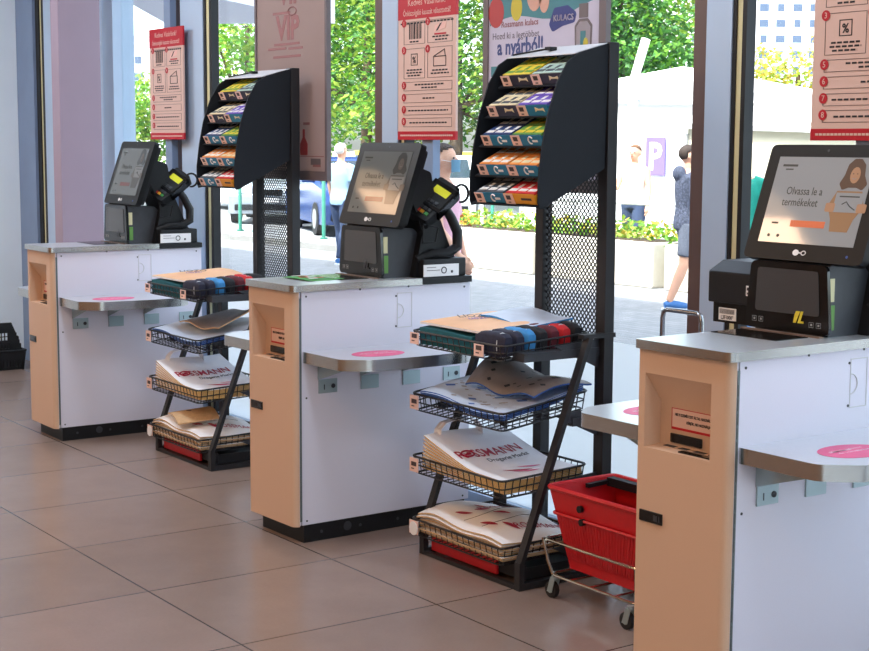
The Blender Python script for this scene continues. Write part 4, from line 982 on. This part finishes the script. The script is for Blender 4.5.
# third basket: stack of white paper carrier bags with brown edges
def carrier(u, v, i=0, n=10):
    lift = (i+1)*.0078; k = i/(n-1)
    x = .045+.50*u+.012*k*(1-u); y = .318+.352*v
    base = .325+lift
    rise = (.05*k+.006)*max(0, 1-u*1.7)**1.2+.004*math.sin(6*v+3*u)*k
    dip = -.030*k*min(1, u*1.5)
    return (x, y, base+rise+dip+.01*v*k)
for i in range(10):
    b = MB(); b.sheet(lambda u, v, i=i: carrier(u, v, i), 18, 10, .0042, 0, 1)
    if i == 9:
        fn = lambda u, v: carrier(u, v, 9)
        def onto(u, v, dz=.0012):
            p = Vector(fn(u, v)); return p+Vector((0, 0, dz))
        def draped_text(b, body, fn, u0, v0, du, size, m, squeeze=1.0, bold=.0):
            """lettering that reads along v and lies on the sheet."""
            q = MB(); q.text(body, Matrix.Identity(4), size, 0, .0004, align='LEFT', squeeze=squeeze, bold=bold)
            e = .002; P0 = Vector(fn(u0, v0)); au = (Vector(fn(u0+.02, v0))-P0).length/.02; av = (Vector(fn(u0, v0+.02))-P0).length/.02
            vs = []
            for x, y, z in q.v:
                p = Vector(fn(u0-y/au+du*x, v0+x/av)); vs.append((p.x, p.y, p.z+.0016+z))
            b.add(vs, q.f, m)
        draped_text(b, 'R', fn, .42, .06, 0, .08, 2, .8, .0006); draped_text(b, 'SSMANN', fn, .42, .26, 0, .08, 2, .7, .0006)
        c0 = Vector(fn(.37, .20)); T = plane_mtx(c0+Vector((0, 0, .004)), (0, 1, .1), (-1, 0, .22))
        b.tube([(T @ Vector((.024*math.cos(a), .024*math.sin(a), 0)))[:] for a in [k*PI/9 for k in range(18)]], .0034, 5, 2, True)
        b.add([(T @ Vector(q))[:] for q in ((-.014, -.01, 0), (.012, -.012, 0), (.016, .006, 0), (.004, .012, 0), (-.006, .002, 0), (-.016, .01, 0))], [(0, 1, 2, 3, 4, 5)], 2)
        draped_text(b, 'Drogerie Markt', fn, .51, .34, 0, .036, 3, .8)
        for uu, vv, ll, mm in ((.70, .30, .30, 2), (.75, .36, .26, 4), (.66, .52, .22, 4)):
            pts = []
            for k in range(13):
                a = k/12; pts.append((a, .035*math.sin(PI*a)))
            pts = pts+[(1-k/12, -.012*math.sin(PI*k/12)) for k in range(1, 12)]
            b.add([onto(uu+.10*a+w, vv+ll*a, .0022 if mm == 2 else .0018)[:] for a, w in pts], [list(range(len(pts)))], mm)
        # die-cut handles standing up at the far end
    o = b.build('paper_bag', ['paper', 'kraft', 'print_red', 'ink', 'pink'], None, True); o.location = (XA, 0, 0)
    if i == 9:
        h = MB()
        for dx in (0, .022):
            P = [(.072-dx, .375, .44), (.068-dx, .385, .475), (.070-dx, .405, .497), (.076-dx, .44, .506), (.084-dx, .50, .508), (.090-dx, .535, .50), (.094-dx, .553, .48), (.096-dx, .56, .44)]
            for a_, c_ in zip(P, P[1:]): h.bar(a_, c_, .022, .004, 0, (0, .3, 1))
        h.build('handle', 'paper', o, True)
        tag(o, 'white red-lettered paper carrier bag topping the third basket, nearer rack', 'bag')
        both(o, 'white red-lettered paper carrier bag topping the third basket, farther rack')
    else:
        tag(o, 'brown edged paper bag in the stack below the lettered top bag, ' + NEAR, 'bag', 'brown edged paper bags in the third basket of ' + NEAR)
        both(o, 'brown edged paper bag in the stack below the lettered top bag, ' + FAR, 'brown edged paper bags in the third basket of ' + FAR)

# lowest basket: crumpled white bags with brush stroke prints
def low(u, v, i):
    k = i/6
    x = .035+.515*u; y = .308+.365*v
    z = .088+(i+1)*.0085+k*(.052*math.sin(PI*(.15+.8*v))*(.55+.45*math.cos(4.4*(u-.38)))+.010*math.sin(9*u+4*v))
    return (x+.006*math.sin(i*2), y+.005*math.cos(i*3), z)
for i in range(7):
    b = MB(); fn = lambda u, v, i=i: low(u, v, i)
    b.sheet(fn, 20, 12, .0055, 0, 1)
    if i == 6:
        for uu, vv, ang in ((.20, .50, .2), (.30, .16, .9), (.34, .36, 1.2), (.50, .42, .7), (.60, .16, .5), (.72, .30, .7), (.16, .74, .4)):
            P = []
            for k in range(11):
                q = k/10; w = .028*math.sin(PI*q)**.8; row = []
                for e in (-1, 0, 1):
                    du = .16*q*math.cos(ang)-e*w*math.sin(ang); dv = .16*q*math.sin(ang)+e*w*math.cos(ang)
                    p = Vector(fn(min(.99, uu+du), min(.99, vv+dv))); row.append((p.x, p.y, p.z+.0025))
                P += row
            b.add(P, [(3*k+e, 3*k+e+1, 3*k+e+4, 3*k+e+3) for k in range(10) for e in (0, 1)], 2)
        draped_text(b, 'ROSSMANN', fn, .36, .42, 0, .046, 2, .9); draped_text(b, 'ROSSMANN', fn, .82, .38, 0, .05, 2, .9)
        for uu in (.45, .66): b.tube([Vector(fn(uu+.03*math.sin(5*s/8), .12+.7*s/8)).to_tuple() for s in range(9)], .0014, 4, 3)
    o = b.build('paper_bag', ['paper', 'kraft2', 'print_red', 'print_grey'], None, True); o.location = (XA, 0, 0)
    if i == 6:
        tag(o, 'crumpled white bag with dark red brush strokes topping the lowest basket, nearer rack', 'bag')
        c = both(o, 'crumpled white bag with dark red print topping the lowest basket, farther rack')
    else:
        tag(o, 'cream edged paper bag in the crumpled stack of the lowest basket, ' + NEAR, 'bag', 'paper bags in the lowest basket of ' + NEAR)
        both(o, 'cream edged paper bag in the crumpled stack of the lowest basket, ' + FAR, 'paper bags in the lowest basket of ' + FAR)
b = MB(); fn = lambda u, v: (.16+.22*u+.10*v, .33+.17*v-.05*u, .212+.02*math.sin(3*u)+.03*v-.02*u)
b.sheet(fn, 8, 8, .006, 0, 0); spots(b, fn, 2, 1, .02, 4, (.3, .4), (.7, .7))
o = b.build('brown_bag', ['kraft2', 'bark'], None, True); o.location = (RB[0], 0, 0); tag(o, 'small brown paper bag lying askew over the lowest basket of the farther rack', 'bag')
# red tray under the racks
t = thing('storage_tray', 'red fronted black tray on the floor under the nearer rack', 'tray', (XA, 0, 0))
MB().box(.06, .46, .353, .366, .018, .083, 0, .004).build('front_panel', 'red', t)
MB().box(.05, .60, .381, .70, .026, .032).box(.46, .60, .366, .38, .028, .08).box(.05, .06, .381, .70, .032, .07).box(.59, .60, .381, .70, .032, .07).box(.06, .59, .69, .70, .032, .07).build('box', 'black', t)
both(t, 'red fronted black tray on the floor under the farther rack')

# ------------------------------------------------------------------ red basket on its trolley, black baskets by the wall
def basket_body(b, X0, X1, Y0, Y1, z0, z1, ins, band, bar, gap, m=0, floor=True):
    """tapered basket: solid upper band, slatted lower walls, floor."""
    def wall(p, q, pi, qi):
        p = Vector(p); q = Vector(q); pi = Vector(pi); qi = Vector(qi); n = int((q-p).length/(bar+gap)); zb = (z1-band)
        f = (zb-z0)/(z1-z0)
        d = (q-p).normalized(); nn = Vector((d.y, -d.x, 0))*.003
        def quad(a, b_, c, e):
            vs = [w[:] for w in (a+nn, b_+nn, c+nn, e+nn, a-nn, b_-nn, c-nn, e-nn)]
            b.add(vs, [(0, 1, 2, 3), (7, 6, 5, 4), (0, 4, 5, 1), (1, 5, 6, 2), (2, 6, 7, 3), (3, 7, 4, 0)], m)
        L = lambda t, k: (pi.lerp(qi, t)).lerp(p.lerp(q, t), k)
        quad(L(0, f), L(1, f), L(1, 1), L(0, 1)); quad(L(0, 0), L(1, 0), L(1, .12), L(0, .12))
        for i in range(n):
            t0 = i/n; t1 = (i+bar/(bar+gap))/n; quad(L(t0, .1), L(t1, .1), L(t1, f+.02), L(t0, f+.02))
        quad(L(1-.03, .1), L(1, .1), L(1, f+.02), L(1-.03, f+.02))
    c = [(X0, Y0), (X1, Y0), (X1, Y1), (X0, Y1)]; ci = [(X0+ins[0], Y0+ins[1]), (X1-ins[0], Y0+ins[1]), (X1-ins[0], Y1-ins[1]), (X0+ins[0], Y1-ins[1])]
    for i in range(4):
        j = (i+1) % 4; wall((*c[i], z1), (*c[j], z1), (*ci[i], z0), (*ci[j], z0))
    if floor: b.box(ci[0][0]-.003, ci[1][0]+.003, ci[0][1]-.003, ci[2][1]+.003, z0-.003, z0+.003, m)
t = thing('shopping_basket', 'red plastic shopping basket hanging in a chrome trolley', 'basket', (1.045, .40, .105))
b = MB(); basket_body(b, 0, .47, 0, .29, 0, .27, (.075, .035), .085, .013, .0035); b.build('body', 'red', t)
b = MB(); b.tube(round_poly([(-.006, -.006), (.476, -.006), (.476, .296), (-.006, .296)], .02, 4) and [(x, y, .272) for x, y in round_poly([(-.006, -.006), (.476, -.006), (.476, .296), (-.006, .296)], .025, 4)], .009, 8, 0, True)
b.tube([(x, y, .185) for x, y in round_poly([(.014, -.001), (.456, -.001), (.456, .291), (.014, .291)], .02, 4)], .005, 6, 0, True)
b.build('rim', 'red', t, True)
MB().bar((.02, .255, .262), (.45, .255, .262), .03, .03).bar((.02, .255, .262), (.02, .15, .258), .018, .014).bar((.45, .255, .262), (.45, .15, .258), .018, .014).build('handle', 'black', t)
MB().cyl((.165, -.006, .225), 'y', .012, .012, 12).build('handle_pivot', 'black', t); MB().cyl((.170, .0, .18), 'y', .012, .014, 12).build('handle_pivot', 'black', t)
t = thing('basket_trolley', 'chrome wire trolley on small casters holding the red basket', 'trolley', (1.03, .39, 0))
b = MB(); r_ = .0055
b.tube([(x, y, .195) for x, y in round_poly([(0, -.005), (.47, -.005), (.47, .34), (0, .34)], .03, 4)], r_, 8, 0, True)
b.tube([(x, y, .082) for x, y in round_poly([(.045, -.012), (.475, -.012), (.475, .352), (.045, .352)], .03, 4)], r_, 8, 0, True)
for y in (-.005, .33): b.tube([(.0, y, .197), (.03, y, .12), (.052, y, .084)], r_, 8); b.tube([(.465, y, .195), (.472, y, .082)], r_, 8)
for x in (.15, .25, .37): b.tube([(x, -.012, .082), (x, .352, .082)], .004, 6)
b.build('frame', 'chrome', t, True)
b = MB(); b.tube([(.187, .352, .082), (.187, .352, .95), (.192, .352, .972), (.207, .352, .98), (.352, .352, .98), (.367, .352, .972), (.372, .352, .95), (.372, .352, .082)], .0085, 10)
b.build('handle_hoop', 'loopsteel', t, True)
for (x, y) in ((.053, -.005), (.455, -.027), (.06, .345), (.44, .345)):
    w = MB().cyl((x, y, .028), 'y', .028, .018, 18).build('wheel', 'rubber', t, True)
    MB().cyl((x, y, .028), 'y', .012, .022, 12).build('hub', 'zinc', w, True)
    MB().prism([(x-.014, .02), (x+.012, .02), (x+.026, .068), (x+.004, .074)], 'y', y-.0125, y-.0105).prism([(x-.014, .02), (x+.012, .02), (x+.026, .068), (x+.004, .074)], 'y', y+.0105, y+.0125).cyl((x+.014, y, .074), 'z', .012, .012, 12).build('caster_fork', 'zinc', t)
t = thing('shopping_basket', 'black plastic basket stack on the floor by the pale wall', 'basket', (-5.30, .30, .003))
b = MB(); basket_body(b, 0, .32, 0, .47, 0, .125, (.012, .012), .06, .02, .004); b.build('body', 'black', t)
b = MB(); b.tube([(x, y, .127) for x, y in round_poly([(-.004, -.004), (.324, -.004), (.324, .474), (-.004, .474)], .02, 4)], .008, 6, 0, True); b.build('rim', 'black', t, True)
t = thing('shopping_basket', 'black plastic basket with square holes standing tilted inside the one on the floor', 'basket', (-5.04, .36, .012))
b = MB(); H = [(.19, .225), (.235, .27), (.28, .315)]
def row(z0, z1, ya, yb, holes):
    ys = [ya]+[q for h in holes for q in h]+[yb]
    for a, c in zip(ys[::2], ys[1::2]): b.box(-.004, .004, a, c, z0, z1)
hs = [(.245, .262), (.268, .285), (.291, .308)]; lo = [(.13+.022*k, .145+.022*k) for k in range(9)]
row(.0, .13, .06, .405, []); row(.13, .16, .09, .40, lo); row(.16, .185, .12, .39, []); row(.185, .207, .15, .385, hs); row(.207, .213, .165, .38, []); row(.213, .235, .175, .37, hs)
b.prism([(.185, .235), (.365, .235), (.335, .305), (.22, .305)], 'x', -.004, .004)
for y in (.10, .38): b.prism([(y, 0), (y+.006, 0), (y+.006, .2), (y, .2)], 'x', -.2, -.004)
b.box(-.2, -.004, .10, .38, 0, .004)
b.build('body', 'black', t)

# ------------------------------------------------------------------ instruction signs on posts
def make_sign(label, x):
    t = thing('instruction_sign', label, 'sign', (x, .9, 0), 0, 'red and white instruction signs on posts')
    MB().box(.17, .25, .012, .05, 0, 3.3).build('post', 'framegrey', t)
    MB().box(.165, .255, .005, .06, 0, .012).build('base_plate', 'darkgrey', t)
    WD, z0, z1 = .432, 1.55, 2.17
    bd = MB().box(0, WD, 0, .01, z0, z1).build('board', 'sign', t)
    MB().box(-.0005, WD+.0005, -.001, .0105, z0-.0005, z0+.036).build('footer_band', 'signred', bd)
    MB().box(-.0005, WD+.0005, -.001, .0105, z1-.105, z1+.0005).build('header_band', 'signred', bd)
    g = MB(); y0, y1 = -.0012, -.0002
    F = lambda zz: plane_mtx((0, -.0012, zz), (1, 0, 0), (0, 0, 1))
    g.text('Kedves Vásárlónk!', F(z1-.048) @ Matrix.Translation((WD/2, 0, 0)), .04, 0, .0004, squeeze=.95); g.text('Önkiszolgáló kasszát választottál!', F(z1-.09) @ Matrix.Translation((WD/2, 0, 0)), .034, 0, .0004, squeeze=.78)
    for k in range(16): g.box(.02+k*.0248, .02+k*.0248+.019, y0, y1, z1-.126, z1-.119, 1)
    for k in range(26): g.box(.02+k*.0152, .02+k*.0152+.012, -.0018, -.0010, z0+.015, z0+.022, 0)
    def frame(xa, xb, za, zb, num, lines=(), sub=0):
        for q in ((xa, xb, za, za+.0018), (xa, xb, zb-.0018, zb), (xa, xa+.0018, za, zb), (xb-.0018, xb, za, zb)): g.box(q[0], q[1], y0, y1, q[2], q[3], 2)
        cz = zb-.014 if zb-za < .06 else zb-.006
        T = plane_mtx((xa+.002, -.0012, cz), (1, 0, 0), (0, 0, 1)); T0 = g.T; g.T = T
        g.disc((0, 0, 0), .0165, .0165, .001, 3, 24); g.T = T0
        g.text(num, F(cz-.0085) @ Matrix.Translation((xa+.002, 0, .0012)), .026, 0, .0004)
        for (a, c, zz) in lines:
            xx = a
            while xx < c: 
                w = min(.022, c-xx); g.box(xx, xx+w-.004, y0, y1, zz, zz+.006, 1); xx += .024
    L, R2 = (.045, .205), (.225, .405)
    frame(*L, z0+.408, z0+.505, '1', [(.09, .16, z0+.416)]); frame(*R2, z0+.408, z0+.505, '2', [(.26, .385, z0+.43), (.28, .37, z0+.417)])
    frame(*L, z0+.262, z0+.39, '3', [(.07, .185, z0+.296), (.065, .19, z0+.284), (.075, .175, z0+.272)]); frame(*R2, z0+.262, z0+.39, '4', [(.26, .375, z0+.29), (.25, .385, z0+.277)])
    frame(.045, .405, z0+.21, z0+.248, '5', [(.13, .35, z0+.232), (.18, .30, z0+.219)]); frame(.045, .405, z0+.158, z0+.196, '6', [(.19, .28, z0+.174)])
    frame(.045, .405, z0+.106, z0+.144, '7', [(.08, .38, z0+.122)]); frame(.045, .405, z0+.055, z0+.093, '8', [(.09, .37, z0+.07)])
    for k, w in enumerate((3, 1, 2, 1, 4, 1, 2, 3, 1, 2, 4)): g.box(.085+k*.0085, .085+k*.0085+.0017*w, y0, y1, z0+.43, z0+.495, 1)
    for q in ((.1, .15, z0+.318, z0+.321), (.1, .15, z0+.365, z0+.368), (.1, .103, z0+.318, z0+.368), (.147, .15, z0+.318, z0+.368)): g.box(q[0], q[1], y0, y1, q[2], q[3], 1)
    g.text('%', F(z0+.328) @ Matrix.Translation((.125, 0, 0)), .04, 1, .0004, bold=.0008)
    g.tube([(.27, -.001, z0+.31), (.36, -.001, z0+.31), (.36, -.001, z0+.35), (.27, -.001, z0+.35)], .002, 4, 1, True); g.tube([(.275, -.001, z0+.352), (.35, -.001, z0+.378), (.355, -.001, z0+.352)], .002, 4, 1)
    g.box(.275, .36, y0, y1, z0+.44, z0+.447, 3); g.prism([(.27, z0+.45), (.355, z0+.465), (.365, z0+.495), (.28, z0+.478)], 'y', y0, y1, 4); g.prism([(.285, z0+.455), (.30, z0+.458), (.33, z0+.488), (.315, z0+.485)], 'y', y0-.0004, y1, 1)
    g.build('printing', ['sign', 'ink', 'brown', 'signred', 'signblush'], bd)
    return t
s = make_sign('red topped white instruction sign on a post over the middle counter, beside the window post', -.64)
dup(s, (-3.205, .9, 0), 0, 'red topped white instruction sign on a post over the farthest counter')
dup(s, (1.70, .9, 0), 0, 'white instruction sign with a red bottom band above the nearest terminal screen')

# ------------------------------------------------------------------ posters hanging in the windows
t = thing('window_poster', 'tall pale pink poster with VIP lettering hanging in the window behind the farther rack', 'poster', (-1.89, .88, 0))
MB().box(0, .675, 0, .012, 1.37, 2.75).build('sheet', 'poster', t)
MB().box(-.012, .687, -.006, .018, 1.355, 1.40).box(-.012, .006, -.006, .018, 1.40, 2.77).box(.669, .687, -.006, .018, 1.40, 2.77).box(-.012, .687, -.006, .018, 2.75, 2.77).build('frame', 'posterframe', t)
for x in (.1, .57): MB().tube([(x, .006, 2.77), (x, .006, 3.3)], .003, 6).build('cord', 'zinc', t)
g = MB(); F = lambda x, z: plane_mtx((x, -.001, z), (1, 0, 0), (0, 0, 1))
g.text('VIP', F(.315, 2.035), .16, 0, .0006, squeeze=1.0, bold=.006); g.text('VIP', F(.34, 2.205), .16, 0, .0006, squeeze=1.0, bold=.006)
for z, a, c in ((2.155, .17, .34), (2.005, .18, .43), (1.985, .12, .3), (1.982, .32, .46), (1.945, .17, .44), (1.86, .36, .4), (1.84, .36, .4), (1.62, .46, .52), (1.42, .55, .62)): g.box(a, c, -.0012, 0, z, z+.012, 0)
for k in range(7): g.box(.36, .42, -.0012, 0, 1.68+k*.026, 1.688+k*.026, 3)
g.tube([(.36+.04*math.cos(a), -.0015, 2.165+.02*math.sin(a)) for a in [k*PI/8 for k in range(16)]], .003, 4, 0, True)
g.prism(round_poly([(.43, 1.475), (.50, 1.475), (.50, 1.53), (.475, 1.56), (.475, 1.60), (.455, 1.60), (.455, 1.56), (.43, 1.53)], .008, 3), 'y', -.0014, 0, 1)
g.box(.03, .65, -.0012, 0, 1.468, 1.472, 0).box(.53, .62, -.0012, 0, 1.43, 1.46, 2)
g.build('printing', ['posterink', 'posterred', 'posterframe', 'postery'], t)
t = thing('window_poster', 'pale summer poster with a flask and large slogan hanging behind the nearer rack hood', 'poster', (.03, .88, 0))
MB().box(0, .70, 0, .012, 1.38, 2.75).build('sheet', 'posterlt', t)
MB().box(-.02, .72, -.006, .018, 1.352, 1.40).box(-.02, .012, -.006, .018, 1.40, 2.77).box(.682, .72, -.006, .018, 1.40, 2.77).box(-.02, .72, -.006, .018, 2.75, 2.77).build('frame', 'posterframe', t)
for x in (.1, .6): MB().tube([(x, .006, 2.77), (x, .006, 3.3)], .003, 6).build('cord', 'zinc', t)
g = MB()
wave = [(.02+.66*k/14, 2.00+.045*(k/14)+.02*math.sin(k*.55)) for k in range(15)]
g.prism(wave+[(.68, 2.745), (.02, 2.745)], 'y', -.0008, 0, 4)
for x, z, rx, rz_, m in ((.06, 2.05, .05, .06, 5), (.19, 2.06, .035, .05, 6), (.30, 2.12, .05, .08, 7), (.42, 2.13, .05, .05, 5), (.12, 2.13, .06, .04, 8), (.55, 2.12, .08, .05, 5), (.36, 2.08, .03, .05, 7), (.62, 2.10, .05, .04, 5)):
    g.prism([(x+rx*math.cos(k*PI/9), z+rz_*math.sin(k*PI/9)) for k in range(18)], 'y', -.0014, -.0008, m)
F2 = lambda x, z: plane_mtx((x, -.0012, z), (1, 0, 0), (0, 0, 1))
g.text('Rossmann kulacs', F2(.21, 1.99), .034, 0, .0005, bold=.0006); g.text('Hozd ki a legtöbbet', F2(.185, 1.945), .037, 3, .0005); g.text('a nyárból!', F2(.215, 1.885), .085, 1, .0006, squeeze=.85, bold=.0022)
g.prism(round_poly([(.39, 1.985), (.42, 2.045), (.50, 2.05), (.55, 2.02), (.54, 1.985), (.47, 1.975), (.41, 1.955)], .015, 3), 'y', -.0014, 0, 2); g.text('KULACS', F2(.475, 1.995), .032, 9, .0012, bold=.0006)
g.prism(round_poly([(.545, 1.86), (.635, 1.86), (.64, 1.97), (.615, 1.995), (.565, 1.995), (.54, 1.97)], .012, 3), 'y', -.0012, 0, 10); g.prism(round_poly([(.553, 1.87), (.627, 1.87), (.63, 1.965), (.61, 1.985), (.57, 1.985), (.55, 1.965)], .01, 3), 'y', -.0018, 0, 9)
g.box(.565, .615, -.0016, 0, 1.998, 2.05, 10).box(.575, .605, -.0022, 0, 1.90, 1.95, 8).prism([(.605+.014*math.cos(k*PI/6), 1.905+.02*math.sin(k*PI/6)) for k in range(12)], 'y', -.0024, 0, 6)
g.box(.43, .56, -.0012, 0, 1.855, 1.872, 2).box(.03, .09, -.0012, 0, 1.80, 1.84, 8)
g.build('printing', ['posterink', 'posternavy', 'posterblue', 'posterframe', 'posterteal', 'posterred', 'postery', 'posterskin', 'posterteal', 'posterlt', 'posterframe'], t)

# ------------------------------------------------------------------ lights, sky, camera
def lamp(i, x, y, w, tilt=0, cool=False):
    t = thing('ceiling_or_fill_light', 'unseen cool white fill light added on the ceiling near the windows' if cool else 'square warm ceiling light over the shop floor', 'light', (x, y, 3.3), 0, 'added cool fill lights near the windows' if cool else 'ceiling lights')
    MB().box(-.32, .32, -.32, .32, -.035, 0, 0, .004).build('housing', 'white', t)
    MB().box(-.29, .29, -.29, .29, -.039, -.0355).build('diffuser', 'fill_diffuser' if cool else 'diffuser', t)
    d = bpy.data.lights.new('ceiling_or_fill_lamp', 'AREA'); d.shape = 'SQUARE'; d.size = .56; d.energy = w; d.color = (.74, .87, 1) if cool else (1, .62, .38)
    o = bpy.data.objects.new('ceiling_or_fill_lamp', d); COL.objects.link(o); o.parent = t; o.location = (0, 0, -.05); o.rotation_euler = (tilt, 0, 0)
k = 0
for x in (-5.0, -3.1, -1.2, .7, 2.6, 4.5):
    for y in (-2.3, -5.0): lamp(k, x, y, WARM*(.5 if x < -4 else .6 if x > 4 else 1), .35); k += 1
for x, y, w in ((-3.7, -.9, 70), (-1.6, -.35, 42), (.8, -.35, 42), (3.2, -.35, 22)): lamp(k, x, y, w, .25, True)  # unseen cool fill lamps, added to brighten the pale wall and window frames
S.world = bpy.data.worlds.new('sky'); S.world.use_nodes = True
N = S.world.node_tree.nodes; L = S.world.node_tree.links
sk = N.new('ShaderNodeTexSky'); sk.sky_type = 'NISHITA'; sk.sun_disc = False; sk.sun_elevation = math.radians(55); sk.sun_rotation = math.radians(190); sk.air_density = 1.0; sk.dust_density = 3.0; sk.ozone_density = 1.0
hs = N.new('ShaderNodeHueSaturation'); hs.inputs['Saturation'].default_value = .5; L.new(sk.outputs['Color'], hs.inputs['Color']); L.new(hs.outputs['Color'], N['Background'].inputs['Color']); N['Background'].inputs['Strength'].default_value = SKY
d = bpy.data.lights.new('sun', 'SUN'); d.energy = SUN; d.angle = .01; d.color = (1, .96, .9)
o = bpy.data.objects.new('sun', d); COL.objects.link(o)
o.rotation_euler = Vector((-.12, .62, -.9)).to_track_quat('-Z', 'Y').to_euler()
cd = bpy.data.cameras.new('camera'); cd.sensor_width = 36; cd.sensor_fit = 'HORIZONTAL'; cd.clip_end = 2000
cam = bpy.data.objects.new('camera', cd); COL.objects.link(cam); S.camera = cam
cam.location = (4.97456, -2.85254, 1.53223)
cam.matrix_world = Matrix(((.575286, -.099998, .811817, 4.97456), (.817934, .063667, -.571778, -2.85254), (.00549, .992949, .118419, 1.53223), (0, 0, 0, 1)))
cd.lens = 1522.045*36/869
S.view_settings.view_transform = 'Standard'; S.view_settings.look = 'None'; S.view_settings.gamma = 1; S.view_settings.use_curve_mapping = False
S.view_settings.exposure = EXPO
S.cycles.use_denoising = True; S.cycles.max_bounces = 8; S.cycles.diffuse_bounces = 4; S.cycles.transparent_max_bounces = 12; S.cycles.caustics_reflective = False; S.cycles.caustics_refractive = False; S.cycles.sample_clamp_indirect = 6
